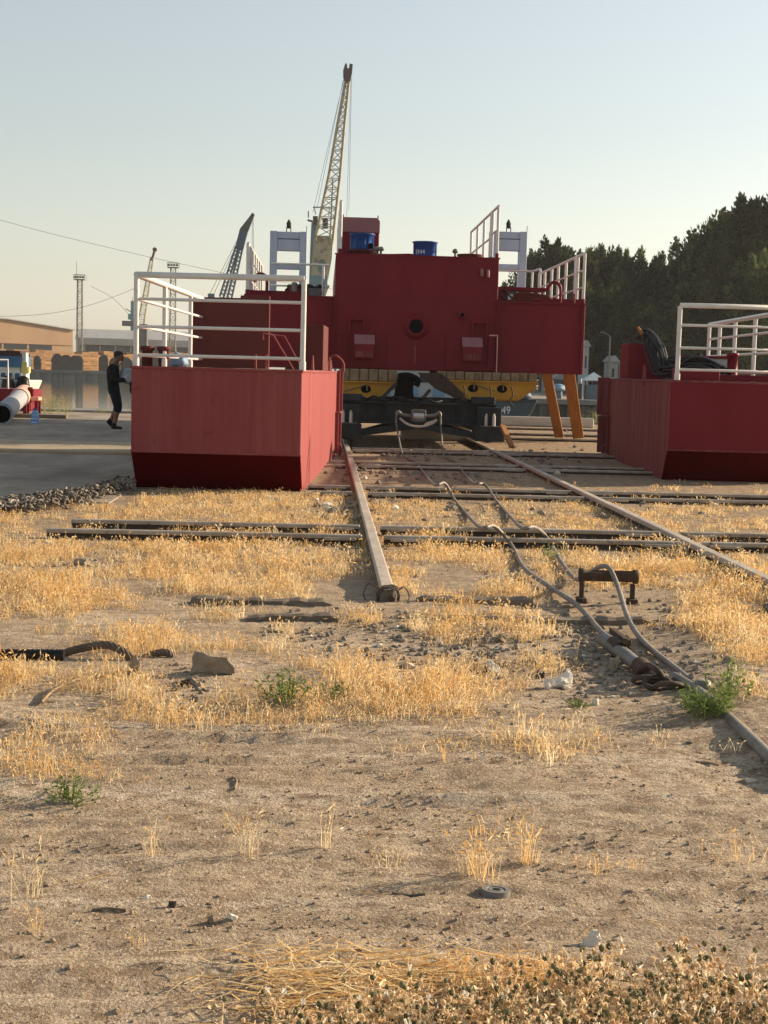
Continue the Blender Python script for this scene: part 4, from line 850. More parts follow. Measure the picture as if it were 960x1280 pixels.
segs = [('ring', TOR), ('limb', ([(-.04, 0, 1.36), (0, 0, 1.44), (.045, 0, 1.50)], [.062, .056, .055])), ('ring', hd_), ('limb', ([(.155, 0, 1.575), (.183, 0, 1.545)], [.010, .015])), ('limb', ([(.135, 0, 1.485), (.150, 0, 1.480)], [.022, .02])),
        ('limb', (LR, [.085, .075, .055, .058, .036])), ('limb', (LL, [.085, .075, .055, .058, .036])), ('limb', (arm(-1), [.058, .05, .044, .040, .030])), ('limb', (arm(1), [.058, .05, .044, .040, .030])),
        ('limb', ([(0, -.10, .07), (.12, -.11, .04)], [.036, .03])), ('limb', ([(-.115, .10, .15), (-.02, .10, .055)], [.036, .03]))]+hands
body = fused('body', segs, 'skin', pe, .0085, 3)
for s_ in (-1, 1):
    for k in range(4):
        y_ = s_*.11; z_ = 1.105-.019*k; L_ = (.036, .040, .038, .030)[k]
        mb = MB(); mb.tube([(.335, y_, z_), (.335+L_, y_-s_*.008, z_-.004), (.335+L_*1.5, y_-s_*.03, z_-.010)], [.010, .0095, .007], 8); mb.build('finger', 'skin', body)
    mb = MB(); mb.tube([(.30, s_*.11, 1.11), (.325, s_*.095, 1.135), (.35, s_*.08, 1.135)], [.012, .011, .008], 8); mb.build('thumb', 'skin', body)
    mb = MB(); mb.lathe([(0, -.008), (.026, -.004), (.026, .004), (0, .008)], (.055, s_*.080, 1.555), 10, ax='Y'); mb.build('ear', 'skin', body)
    mb = MB(); mb.lathe([(0, -.008), (.011, 0), (0, .008)], (.160, s_*.030, 1.575), 8); mb.build('eye', 'hole', body)
mb = MB(); mb.tube([(.157, -.022, 1.512), (.168, 0, 1.510), (.157, .022, 1.512)], .005, 6); mb.build('mouth', 'clothnavy', body)
fused('hair', [('ring', [(.035, 0, 1.545, .075, .079), (.045, 0, 1.585, .095, .088), (.058, 0, 1.625, .106, .086), (.055, 0, 1.662, .085, .068), (.05, 0, 1.682, .045, .035)])], 'hair', pe, .010, 2)
TS = [(x, y, z, rx+.018, ry+.020) for x, y, z, rx, ry in TOR[:-1]]+[(-.04, 0, 1.40, .072, .085)]
fused('shirt', [('ring', TS), ('limb', (arm(-1), [.074, .064, .060, .054, .044])), ('limb', (arm(1), [.074, .064, .060, .054, .044]))], 'cloth', pe, .011, 3)
fused('shorts', [('ring', [(-.03, 0, .76, .118, .180), (-.035, 0, .84, .125, .180), (-.04, 0, .92, .118, .165)]), ('limb', (LR[:3]+[(.068, -.10, .43)], [.112, .105, .088, .084])), ('limb', (LL[:3]+[(.02, .10, .44)], [.112, .105, .088, .084]))], 'clothnavy', pe, .011, 3)
fused('shoe', [('limb', ([(-.005, -.10, .12), (0, -.10, .06)], [.046, .05])), ('limb', ([(-.035, -.10, .04), (.06, -.105, .036), (.135, -.11, .03)], [.038, .042, .033]))], 'cloth', pe, .010, 3)
fused('shoe', [('limb', ([(-.125, .10, .19), (-.115, .10, .14)], [.046, .05])), ('limb', ([(-.165, .10, .15), (-.09, .10, .085), (-.02, .10, .045)], [.038, .042, .033]))], 'cloth', pe, .010, 3)
def lump(name, c, d, mat, seed, parent=None, amp=.2, loc=None, flat=None, sub=3):
    bm = bmesh.new(); bmesh.ops.create_icosphere(bm, subdivisions=sub, radius=1); r_ = random.Random(seed); ph = [r_.uniform(0, 6) for _ in range(9)]
    for v in bm.verts:
        p = v.co.copy(); k = 1+amp*(math.sin(3.1*p.x+ph[0])*math.cos(2.7*p.y+ph[1])+.6*math.sin(5.3*p.z+ph[2]+2*p.x)+.35*math.sin(9*p.y+ph[3]+4*p.z)+.22*math.sin(15*p.x+ph[4]-7*p.z))
        p *= k
        if flat is not None: p.z = max(p.z, flat)
        v.co = Vector((p.x*d[0], p.y*d[1], p.z*d[2]))+Vector(c)
    m = MB(); m.add([v.co.copy() for v in bm.verts], [[v.index for v in f.verts] for f in bm.faces], True); bm.free()
    return m.build(name, mat, parent, loc=loc)
bd = thing('clothes_bundle', 'bundle of pale and black clothes in the arms of the man on the quay', 'bundle', pp+Vector((.29, -.02, 1.02)))
lump('pale_cloth', (-.02, 0, .13), (.19, .18, .17), 'clothwhite', 5, bd, .16); lump('dark_cloth', (.12, -.03, -.08), (.11, .13, .19), 'cloth', 9, bd, .16)

# ------------------------------------------------------------------ things by the water on the left
bt = thing('water_bottle', 'large clear blue water bottle standing on the quay deck by the grey pipe', 'bottle', G(44, 529, .04))
gm = bpy.data.materials.new('blue_bottle_plastic'); gm.use_nodes = True; b = gm.node_tree.nodes['Principled BSDF']; b.inputs['Base Color'].default_value = (.36, .56, .92, 1); b.inputs['Roughness'].default_value = .12; b.inputs['Transmission Weight'].default_value = .55; b.inputs['IOR'].default_value = 1.2; M['bottle'] = gm
mb = MB(); mb.lathe([(0, 0), (.085, 0), (.095, .015), (.095, .08), (.088, .09), (.095, .10), (.095, .16), (.088, .17), (.095, .18), (.093, .22), (.055, .285), (.038, .295), (.038, .31), (0, .31)], (0, 0, 0), 18); mb.build('bottle_body', 'bottle', bt)
mb = MB(); mb.lathe([(0, .311), (.042, .311), (.042, .345), (0, .345)], (0, 0, 0), 14); mb.build('cap', 'navy', bt)
a = P(2, 519, 32.2); a.z = .25; c = P(30, 492, 40.5)
pg = thing('large_pipe', 'wide grey pipe with a flanged dark mouth, resting on the red frame at far left', 'pipe', (a.x, a.y, 0))
d = (c-a).normalized()
mb = MB(); la, lc = rel(pg, a), rel(pg, c); dl = (lc-la).normalized()
mb.tube([la, la+dl*.01, lc-dl*2.2], [.22, .225, .225], 24, cap=False); mb.tube([la+dl*.01, lc-dl*2.3], [.205, .205], 24, cap=False); mb.build('pipe_wall', 'pipegrey', pg)
mb = MB(); mb.tube([la-dl*.03, la+dl*.10], .26, 24, cap=False); mb.tube([la-dl*.03, la-dl*.029], [.26, .20], 24, cap=False); mb.tube([la+dl*.5, la+dl*.56], .24, 24, cap=False); mb.build('pipe_flange', 'pipegrey', pg)
mb = MB(); mb.tube([lc-dl*2.2, lc], .255, 24); mb.build('pipe_end', 'pipepink', pg)
mb = MB(); mb.tube([la+dl*.3, la+dl*.301], [.205, .0], 24, cap=False); mb.build('pipe_inside', 'hole', pg)
rf = thing('red_frame', 'low dark red steel float with white handrail at the water edge on the left', 'float', P(8, 500, 41) * 1)
rf.location.z = 0.04
def RF(px, py, dy=0): return rel(rf, P(px, py, 41+dy))
mb = MB(); x0, x1 = RF(-60, 490).x, RF(40, 490).x; mb.bx(x0, x1, 0, 1.4, RF(10, 502).z, RF(10, 486).z); mb.build('float_hull', 'wine', rf, bevel=.02)
mb = MB()
for x in np.linspace(x0+.3, x1-.12, 5): mb.bx(x-.06, x+.06, .1, 1.2, 0, RF(10, 502).z-.002)
mb.build('support_leg', 'wine', rf)
mb = MB(); xr_ = RF(7, 470).x; z1 = RF(7, 450).z; z0 = RF(7, 486).z
mb.tube([(x0, .3, z1), (xr_, .3, z1), (xr_, .3, z0)], .03, 8)
for zz in (.36, .7): mb.tube([(x0, .3, z0+(z1-z0)*zz), (xr_, .3, z0+(z1-z0)*zz)], .022, 8)
mb.build('handrail', 'white', rf)
tb = thing('trestle', 'small red trestle with an orange top by the water bottle', 'trestle', G(39, 517, .04))
s_ = 40/F
mb = MB(); mb.bx(-.20, .24, -.2, .25, .36, .46); mb.build('trestle_top', 'pipepink', tb, bevel=.01)
for x in (-.14, .17):
    for y in (-.15, .2): mb = MB(); mb.bx(x-.045, x+.045, y-.04, y+.04, 0, .359); mb.build('leg', 'wine', tb)
mb = MB(); mb.bx(-.10, .02, .0, .1, .461, .72); mb.bx(.0, .06, .0, .1, .461, .68); mb.build('upright', 'wine', tb)
mb = MB(); mb.box((0, 0, 0), (2.6, .25, .09)); a = G(33, 519.5, .08); o = mb.build('timber_beam', 'sleeper', bevel=.01, loc=(a.x-.2, a.y-.4, .087)); tag(o, 'dark beam on the deck behind the water bottle', 'beam')
# moored boat
bo = thing('moored_boat', 'moored blue and cream harbour boat cut off by the left edge', 'boat', (P(10, 480, 62).x, 62, -1.8))
def BT(px, py, dy=0): return rel(bo, P(px, py, 62+dy))
x0, x1 = BT(-120, 480).x, BT(35, 480).x
z0, z1 = BT(10, 490).z, BT(10, 475).z
mb = MB(); mb.prism([(x0, 0), (x1-1.0, 0), (x1, z1), (x0, z1)], 1, 0, 3.2); mb.build('hull', 'boatwhite', bo, bevel=.05)
for px in (12, 31, 41):
    x = min(BT(px, 480).x, x1-.15); mb = MB(); mb.lathe([(0, -.5), (.22, -.42), (.30, 0), (.24, .4), (.1, .5), (0, .5)], (x, -.28, z1-.30), 12); mb.build('fender', 'black', bo)
mb = MB(); mb.bx(x0, x1-.3, .2, .26, z1+.001, BT(10, 466).z); bw = mb.build('bulwark', 'boatblue', bo)
for i in range(11): mb = MB(); x = x1-.35-i*.30; mb.bx(x-.05, x+.05, .15, .195, z1+.02, BT(10, 466).z); mb.build('stanchion', 'boatwhite', bw)
mb = MB(); mb.bx(x0, BT(20, 450).x, .9, 2.8, z1+.002, BT(10, 459).z); mb.build('deckhouse', 'boatwhite', bo)
mb = MB(); mb.bx(x0, BT(21, 450).x, .8, 2.9, BT(10, 459).z+.002, BT(10, 445).z); ca = mb.build('cabin', 'boatblue', bo)
mb = MB(); mb.bx(x0, BT(19, 450).x, 1.0, 2.7, BT(10, 445).z+.002, BT(10, 438).z); mb.build('cabin_roof', 'cranedark', bo)
mb = MB(); mb.bx(BT(22, 450).x, BT(27, 450).x, .9, 1.4, z1, BT(10, 440).z); mb.build('column', 'boatwhite', bo)
mb = MB(); mb.bx(BT(22, 450).x-.02, BT(28.5, 450).x, .85, .898, BT(10, 466).z, BT(10, 452).z); mb.bx(BT(27, 450).x+.01, BT(30.5, 450).x, .9, 1.3, BT(10, 466).z, BT(10, 458).z); mb.build('yellow_panel', 'boatyellow', bo)
# ------------------------------------------------------------------ far shore
def stack(px, w_px, py_top, D, label, arched):
    a = P(px, 455, D); w = w_px/F*D; z1 = P(px, py_top, D).z
    m = MB()
    if arched:
        h_ = z1-.32; h_ *= random.uniform(.80, 1.04); w *= random.uniform(.85, 1.2); kk = random.uniform(.5, .8); j = lambda: random.uniform(.90, 1.08); pts = [(-w/2*j(), 0), (w/2*j(), 0), (w/2*j(), h_*.3), (w/2*j(), h_*kk)]+[(w/2*math.cos(t)*j(), h_*kk+h_*(1-kk)*math.sin(t)*j()) for t in np.linspace(.3, math.pi-.3, 6)]+[(-w/2*j(), h_*kk), (-w/2*j(), h_*.35)]
        m.prism(pts, 1, 0, 1.6); o = m.build('covered_stack', 'tarp', bevel=.06, loc=(a.x, D, .32)); o.rotation_euler.z = random.uniform(-.08, .08)
        tag(o, label, 'stack', 'tarp covered stacks on the far quay')
    else:
        h_ = z1-.32; n = 4
        for i in range(n): m.bx(-w*.47, w*.47, 0, 3.0, h_*i/n+.04, h_*(i+1)/n-.02)
        for x in (-w*.3, .05, w*.35): m.bx(x-.08, x+.08, .1, 2.9, 0, h_-.05)
        o = m.build('lumber_stack', 'lumber', loc=(a.x, D, .32)); o.rotation_euler.z = R(40); o.scale.x = random.uniform(.80, 1.0); tag(o, label, 'lumber stack', 'orange lumber stacks on the far quay')
for px, wp in ((34, 7), (46, 7), (71, 12), (82, 12), (92, 10), (98, 8), (129, 12), (142, 12), (158, 13), (171, 12), (196, 12), (214, 12), (227, 11)): stack(px, wp, 440+px*.018, 253, 'grey tarp covered stack with a rounded top on the far quay', True)
for i, px in enumerate(np.arange(22, 262, 9.5)): stack(px, 12.4*(1+.0015*px), 436.5+px*.02+random.choice([0, 0, .8, 2.2, 4])+random.uniform(-.6, .8), 262+(px-22)*.124, 'orange brown pack of sawn lumber behind the grey stacks on the far quay', False)
# ochre warehouse (its long wall catches the sun) and grey shed
wh = thing('warehouse', 'ochre warehouse with a shallow roof and a strip of windows', 'warehouse', (P(91, 437, 320).x, 320, .3), R(40))
zt1_ = P(91, 413, 320).z-.3; L = 50; 
mb = MB(); 
mb.prism([(-L, 0), (0, 0), (0, zt1_), (-16, zt1_+1.7), (-26, zt1_+1.9), (-L, zt1_+1.0)], 1, 0, 30); mb.build('wall', 'ochrewall', wh)
mb = MB(); mb.prism([(0.4, zt1_+.02), (0.4, zt1_+.25), (-16, zt1_+1.95), (-26, zt1_+2.15), (-L, zt1_+1.25), (-L, zt1_+1.02), (-26, zt1_+1.92), (-16, zt1_+1.72)], 1, -.6, 30.5); mb.build('roof', 'greyroof', wh)
for i in range(5):
    x = -10.6-i*6.0; mb = MB(); mb.bx(x, x+5.4, -.06, -.01, 4.1, 5.2); mb.build('window', 'glassdark', wh)
mb = MB(); mb.bx(-L, -.1, -.3, -.02, 3.6, 3.85); mb.bx(-L, -.1, -.2, -.015, 5.3, 5.5); mb.build('ledge', 'ochrewall', wh)
mb = MB(); mb.prism([(-L, zt1_+1.1), (-34, zt1_+1.6), (-34, zt1_+3.2), (-L, zt1_+3.4)], 1, 12, 18); mb.build('roof_monitor', 'greyroof', wh)
gs = thing('warehouse', 'long grey metal shed with a pale roof behind the lumber', 'warehouse', (P(100, 437, 370).x, 370, .3), R(12))
w_ = (262-92)/F*370; z1 = P(150, 424, 370).z-.3; z2 = P(150, 411, 370).z-.3
mb = MB(); mb.bx(0, w_, 0, 22, 0, z1-.02); mb.build('wall', 'greywall', gs)
mb = MB(); mb.prism([(-.8, z1), (22, z1), (22, z1+.3), (11, z2), (-.8, z1+.15)], 0, -.4, w_+.4); mb.build('roof', 'greyroof', gs)
mb = MB(); mb.bx(-.2, w_, -1.0, -.81, z1-1.6, z1+.1); mb.build('fascia', 'greyroof', gs)
for i in range(9):
    mb = MB(); x = 1+i*3.9; mb.bx(x, x+.35, -.25, -.02, 0, z1-1.7); mb.build('pillar', 'greyroof', gs)
# lattice masts
def lattice(mb, a, b, wa, wb, n, r, rb=None, axis=(1, 0, 0), dep=(0, 1, 0)):
    a = Vector(a); b = Vector(b); ax = Vector(axis); dp = Vector(dep); rb = rb or r*.6
    def c(t, i, j): w_ = wa+(wb-wa)*t; return a.lerp(b, t)+ax*(w_/2*i)+dp*(w_/2*j)
    for i, j in ((-1, -1), (1, -1), (1, 1), (-1, 1)): mb.tube([c(0, i, j), c(1, i, j)], r, 5)
    for k in range(n):
        t0, t1 = k/n, (k+1)/n; f = 1 if k % 2 else -1
        for (i0, j0), (i1, j1) in (((-1, -1), (1, -1)), ((1, -1), (1, 1)), ((1, 1), (-1, 1)), ((-1, 1), (-1, -1))):
            p, q_ = ((i0, j0), (i1, j1)) if f > 0 else ((i1, j1), (i0, j0))
            mb.tube([c(t0, *p), c(t1, *q_)], rb, 4); mb.tube([c(t1, i0, j0), c(t1, i1, j1)], rb, 4)
def mast(px, pyt, wpx, D, label, plat):
    a = P(px, 440, D); zt_ = P(px, pyt, D).z; w_ = wpx/F*D
    t = thing('lattice_mast', label, 'mast', (a.x, D, .3), 0); h_ = zt_-.3
    m = MB(); lattice(m, (0, 0, 0), (0, 0, h_), w_*1.25, w_, 16, .12, .06); m.build('lattice', 'mast', t)
    m = MB(); m.bx(-plat/2, plat/2, -plat/2, plat/2, h_, h_+.2); 
    for s in (-1, 1): m.cyl((s*plat/2, -plat/2, h_), (s*plat/2, -plat/2, h_+1.2), .06, n=5); m.cyl((s*plat/2, plat/2, h_), (s*plat/2, plat/2, h_+1.2), .06, n=5)
    m.tube([(-plat/2, -plat/2, h_+1.2), (plat/2, -plat/2, h_+1.2), (plat/2, plat/2, h_+1.2), (-plat/2, plat/2, h_+1.2), (-plat/2, -plat/2, h_+1.2)], .06, 5); m.build('platform', 'mast', t)
    for k in range(4):
        x = -plat/2+plat*(k+.5)/4; m = MB(); m.box((x, -plat/2-.1, h_+.6), (.5, .3, .45)); m.build('floodlight', 'steel_dark', t)
    return t, h_
mt, h_ = mast(99.5, 350, 5.5, 340, 'tall floodlight mast with a square platform and thin aerial above the shed', 2.5)
mb = MB(); mb.cyl((-.8, 0, h_), (-.8, 0, h_+4.3), .05, n=5); mb.build('aerial', 'wire', mt)
mt, h_ = mast(215.5, 335, 6, 340, 'lattice floodlight mast seen through the left pontoon railing', 2.5)
# teal cabin tower and small far crane
ct = thing('dock_crane', 'distant teal crane tower above the grey shed roof', 'crane', (P(167, 430, 400).x, 400, .3))
z0, z1 = P(167, 404, 400).z-.3, P(167, 376, 400).z-.3
mb = MB(); mb.bx(-.9, .9, 0, 1.8, 0, z1); mb.bx(-1.6, 1.3, -.2, 2.2, z0+1, z0+2.6); mb.build('tower', 'teal', ct, bevel=.1)
mb = MB(); mb.bx(-3.2, 1.2, -.4, 2.4, z0-.8, z0+.6); mb.build('machine_house', 'greywall', ct)
mb = MB(); mb.beam((-.9, .5, z1-3), (-2.4, .5, z1-2.2), .25, .25); mb.build('boom_stub', 'mast', ct)
for x in (-.5, .5): mb = MB(); mb.cyl((x, .5, z1), (x, .5, z1+1.1), .08, n=5); mb.build('aerial', 'mast', ct)
fc = thing('dock_crane', 'distant thin pale crane jib with a dark tip behind the left pontoon railing', 'crane', (P(176, 430, 360).x, 360, .3))
mb = MB(); lattice(mb, rel(fc, P(176, 405, 360)), rel(fc, P(190, 322, 360)), 1.5, .7, 14, .11, .06); mb.build('jib', 'cream', fc)
mb = MB(); p0, p1 = rel(fc, P(189.5, 326, 360)), rel(fc, P(193.5, 312, 360)); mb.beam(p0, p1, .75, .5); mb.lathe([(0, -.4), (.55, -.4), (.55, .4), (0, .4)], p1, 10, ax='Y'); mb.build('jib_head', 'cranedark', fc)
mb = MB(); mb.bx(-1.6, 1.6, -1, 1.5, 0, rel(fc, P(176, 405, 360)).z); mb.build('cab', 'greywall', fc)
# big cream crane
D = 265
cr = thing('harbour_crane', 'tall cream lattice boom crane with a teal tower and dark maroon boom head', 'crane', (P(399, 430, D).x, D, .3))
def C(px, py, dy=0): return rel(cr, P(px, py, D+dy))
lc_ = [(390.5, 346), (394, 300), (411, 220), (421.5, 158), (431.5, 103)]; rc_ = [(408, 346), (416, 300), (425, 220), (430.5, 158), (436.2, 103)]
mb = MB()
for yy in (-1.3, 1.3):
    k = [1, 1, .8, .5, .35]
    mb.tube([C(*p)+Vector((0, yy*k[i], 0)) for i, p in enumerate(lc_)], .27, 6); mb.tube([C(*p)+Vector((0, yy*k[i], 0)) for i, p in enumerate(rc_)], .27, 6)
mb.build('boom_chord', 'cream', cr)
def interp(pts, y):
    for (xa_, ya2), (xb_, yb2) in zip(pts[:-1], pts[1:]):
        if yb2 <= y <= ya2: return xa_+(xb_-xa_)*(ya2-y)/(ya2-yb2)
    return pts[-1][0]
mb = MB(); ys_ = list(np.linspace(296, 104, 17)); 
for i in range(16):
    y0, y1 = ys_[i], ys_[i+1]; wy = 1.3 if y0 > 220 else .8
    a, b, c, d = C(interp(lc_, y0), y0), C(interp(rc_, y0), y0), C(interp(lc_, y1), y1), C(interp(rc_, y1), y1); o_ = Vector((0, wy, 0))
    mb.tube([a-o_, d-o_] if i % 2 else [b-o_, c-o_], .11, 4); mb.tube([a+o_, d+o_] if not i % 2 else [b+o_, c+o_], .11, 4); mb.tube([a-o_, b-o_], .10, 4); mb.tube([a+o_, b+o_], .10, 4); mb.tube([a-o_, a+o_], .1, 4); mb.tube([b-o_, b+o_], .1, 4)
mb.tube([C(*p)+Vector((-.6, -1.4, 0)) for p in ((420, 225), (417, 290), (412, 330))], .14, 5)
mb.build('boom_lacing', 'cream', cr)
# lower boom plate with an oval opening
out = [C(*p) for p in ((389.5, 352), (395, 296), (415.5, 296), (415, 322), (409.5, 352))]; cen = C(402, 334)
hole = [cen+Vector((.62*math.cos(a), 0, 1.05*math.sin(a))) for a in np.linspace(0, 2*math.pi, 25)[:-1]]
def outer_at(ang):
    dx, dz = math.cos(ang), math.sin(ang); best = 9
    for i in range(len(out)):
        p, q_ = out[i]-cen, out[(i+1) % len(out)]-cen; ex, ez = q_.x-p.x, q_.z-p.z; det = dx*(-ez)+ex*dz
        if abs(det) < 1e-9: continue
        t = (p.x*(-ez)+ex*p.z)/det; u_ = (dx*p.z-dz*p.x)/det
        if t > 0 and -1e-6 <= u_ <= 1+1e-6: best = min(best, t)
    return cen+Vector((dx*best, 0, dz*best))
mb = MB(); n = 48
ang = np.linspace(0, 2*math.pi, n+1)[:-1]; oo = [outer_at(a) for a in ang]; hh = [cen+Vector((.80*math.cos(a), 0, 1.36*math.sin(a))) for a in ang]
off = [Vector((0, -1.75, 0)), Vector((0, -1.5, 0))]
vs = [p+off[0] for p in oo]+[p+off[0] for p in hh]+[p+off[1] for p in oo]+[p+off[1] for p in hh]
fs_ = []
for i in range(n):
    j = (i+1) % n; fs_ += [(i, j, n+j, n+i), (2*n+j, 2*n+i, 3*n+i, 3*n+j), (n+i, n+j, 3*n+j, 3*n+i), (j, i, 2*n+i, 2*n+j)]
mb.add(vs, fs_); mb.add([v+Vector((0, 3.2, 0)) for v in vs], fs_); mb.build('boom_foot_plate', 'cream', cr)
mb = MB(); p = [C(*q_) for q_ in ((429, 88), (431.5, 80), (433.5, 80), (434.2, 86), (436, 86), (437, 80), (441, 81), (440, 92), (437, 104), (431.5, 104), (429, 97))]
mb.prism([(v.x, v.z) for v in p], 1, -.5, .5); mb.build('boom_head', 'cranedark', cr)
mb = MB(); mb.prism([(C(386, 357).x, C(386, 357).z), (C(387.5, 310).x, C(387.5, 310).z), (C(389, 277).x, C(389, 277).z), (C(398, 276).x, C(398, 276).z), (C(398, 357).x, C(398, 357).z)], 1, 2.1, 5.2); mb.bx(C(387, 350).x, C(409, 350).x, -.6, 4, C(400, 357).z, C(400, 322).z); mb.bx(C(388.5, 350).x, C(409.5, 350).x, -1.95, -1.78, C(400, 357).z, C(400, 345).z); mb.build('tower', 'teal', cr, bevel=.05)
mb = MB(); mb.bx(C(391, 275).x, C(397, 275).x, 1.4, 4, C(394, 279).z, C(394, 269).z); mb.bx(C(403, 280).x, C(410, 275).x, 1.2, 3, C(405, 284).z, C(405, 272).z); mb.tube([C(384.5, 275, 2), C(391, 277, 2)], .2, 5); mb.tube([C(385.5, 272, 2), C(385.5, 264, 2)], .12, 5); mb.bx(C(399, 300).x, C(413, 300).x, 1, 3, C(400, 306).z, C(400, 301).z); mb.build('winch_gear', 'steel_dark', cr)
mb = MB(); mb.tube([C(391, 259, 0), C(412, 259, 0)], .12, 5); mb.tube([C(393, 259), C(394.5, 268)], .1, 5); mb.tube([C(412, 259), C(411, 270)], .1, 5); mb.bx(C(399.5, 318).x, C(403, 318).x, -1, 1, C(400, 320).z, C(400, 304).z); mb.build('top_frame', 'mast', cr)
mb = MB(); mb.prism([(C(385, 374).x, C(385, 374).z), (C(385, 357).x, C(385, 357).z), (C(412, 357).x, C(412, 357).z), (C(406, 374).x, C(406, 374).z)], 1, -2, 3); mb.build('machine_house', 'greyroof', cr, bevel=.05)
zb_ = C(398, 374).z
mb = MB()
for x in (-2.6, 2.6):
    for y in (-2.4, 3.4): mb.beam((x*1.3, y, 0), (x*.6, y*.6, zb_-.1), .5, .5)
mb.bx(-2.4, 2.4, -2.2, 3, zb_-.8, zb_-.02); mb.build('portal', 'teal', cr)
mb = MB()
for (q0, q1) in (((429, 100), (396, 262)), ((430, 98), (391, 266)), ((439.5, 96), (436, 262)), ((438.5, 96), (432.5, 300))): mb.tube([C(*q0), C(*q1)], .045, 4)
mb.build('hoist_wire', 'wire', cr)
# blue grey crane
D = 265
cb_ = thing('harbour_crane', 'smaller blue grey lattice crane with a solid navy upper jib', 'crane', (P(280, 430, D).x, D, .3))
def C2(px, py): return rel(cb_, P(px, py, D))
mb = MB()
for qa, qb in (((274.6, 371), (294.7, 308)), ((279, 373), (298, 310)), ((283.5, 375), (299.5, 310)), ((288, 380), (303, 312))):
    for yy in (-.8, .8): mb.tube([C2(*qa)+Vector((0, yy, 0)), C2(*qb)+Vector((0, yy, 0))], .13, 5)
for i in range(13):
    t0, t1 = i/13, (i+1)/13
    l0, r0 = C2(274.6+20.1*t0, 371-63*t0), C2(288+15*t0, 380-68*t0); l1, r1_ = C2(274.6+20.1*t1, 371-63*t1), C2(288+15*t1, 380-68*t1)
    for yy in (-.8, .8):
        o_ = Vector((0, yy, 0)); mb.tube([l0+o_, r1_+o_] if (i % 2) ^ (yy > 0) else [r0+o_, l1+o_], .07, 4); mb.tube([l1+o_, r1_+o_], .06, 4)
mb.build('lattice_jib', 'bluegrey', cb_)
mb = MB(); p = [C2(*q_) for q_ in ((294, 311), (300, 287), (309.5, 291), (303.3, 314))]; mb.prism([(v.x, v.z) for v in p], 1, -.95, .95); mb.build('solid_jib', 'navy', cb_)
mb = MB(); p = [C2(*q_) for q_ in ((300, 286.6), (314.2, 268.5), (317.6, 270), (309.7, 290.4))]; mb.prism([(v.x, v.z) for v in p], 1, -.75, .75); mb.lathe([(0, -.6), (.32, -.6), (.32, .6), (0, .6)], C2(316, 268.8), 10, ax='Y'); mb.build('jib_head', 'steel_dark', cb_)
mb = MB(); p0, p1 = C2(302, 287), C2(315, 270)
for i in range(7):
    t = i/7; a = C2(301+13*t, 285.5-16*t); b_ = C2(308.8+6*t, 289-17*t); mb.tube([a+Vector((0, -.79, 0)), b_+Vector((0, -.79, -.2))], .06, 4)
mb.build('jib_lacing', 'mast', cb_)
mb = MB()
for q0, q1 in (((296, 301), (262, 368)), ((297, 303), (267, 368)), ((316.6, 272), (317, 318)), ((315.4, 272), (315, 316))): mb.tube([C2(*q0), C2(*q1)], .05, 4)
mb.build('guy_wire', 'wire', cb_)
mb = MB(); mb.bx(-2, 2, -1.5, 2, 0, C2(280, 378).z); mb.bx(C2(260, 372).x, C2(268, 372).x, -.5, .5, C2(260, 380).z, C2(260, 367).z); mb.build('crane_house', 'bluegrey', cb_)
# overhead lines
def wire(pts, D, label):
    m = MB(); m.tube(smooth_path([P(x, y, D) for x, y in pts], 8), .011 if D < 120 else .03, 5); tag(m.build('overhead_wire', 'wire'), label, 'wire', None)
wire([(-60, 258), (0, 275), (60, 291), (130, 308), (190, 322), (260, 337), (300, 345), (420, 362)], 95, 'upper overhead wire sloping down across the left sky')
wire([(-80, 395), (0, 395.5), (60, 392), (110, 382), (150, 368), (175, 357)], 240, 'lower sagging wire passing the tall floodlight mast')
wire([(114, 358), (140, 372), (160, 392)], 250, 'thin guy wire slanting down from the floodlight mast platform')
# ------------------------------------------------------------------ grey ship in the basin
shp = thing('moored_ship', 'grey ship hull marked 49 seen below the big barge', 'ship', (P(560, 500, 60).x, 60, -1.8))
def SH(px, py, dy=0): return rel(shp, P(px, py, 60+dy))
x0, x1 = SH(395, 500).x, SH(672, 500).x; zd = SH(640, 500).z
mb = MB(); mb.prism([(x0, 0), (x1-1.2, 0), (x1-.5, zd*.5), (x1, zd), (x0, zd)], 1, 0, 6); mb.build('hull', 'ship', shp, bevel=.03)
mb = MB(); mb.bx(x0, x1-.05, -.05, .0-.002, zd-.07, zd+.03); mb.bx(x0, x1-.6, -.04, -.002, zd*.55, zd*.55+.05); mb.build('rubbing_strake', 'steel_dark', shp)
me_ = text_mesh('49', .48); me_.name = 'lettering'
sx_ = SH(627, 510); 
for v in me_.vertices: v.co = Vector((v.co.x*.8+sx_.x, -.012-v.co.z*.5, v.co.y+sx_.z-.25))
me_.materials.clear(); me_.materials.append(M['marking']); o = bpy.data.objects.new('lettering', me_); col.objects.link(o); o.parent = shp
mb = MB(); xs0, xs1 = SH(432, 480).x, SH(590, 480).x; mb.bx(xs0, xs1, 1.2, 5, zd+.003, SH(520, 455).z); su = mb.build('superstructure', 'shipwhite', shp)
zl0, zl1 = SH(520, 478).z, SH(520, 469).z
for i in range(9):
    x = xs0+.3+i*.58; mb = MB(); mb.bx(x, x+.36, 1.15, 1.199, zl0, zl1); mb.build('window', 'glassdark', su)
    if i % 2 == 0: mb = MB(); mb.bx(x, x+.5, 1.13, 1.199, zd+.05, zl0-.2); mb.build('door', 'bluelid', su)
mb = MB(); x = SH(665, 498).x; mb.bx(SH(640, 498).x, x, 1, 4, zd+.002, SH(640, 488).z); mb.lathe([(0, 0), (.5, .1), (.35, .35), (0, .4)], (SH(655, 498).x, .8, zd), 10); mb.build('deck_gear', 'bluegrey', shp)
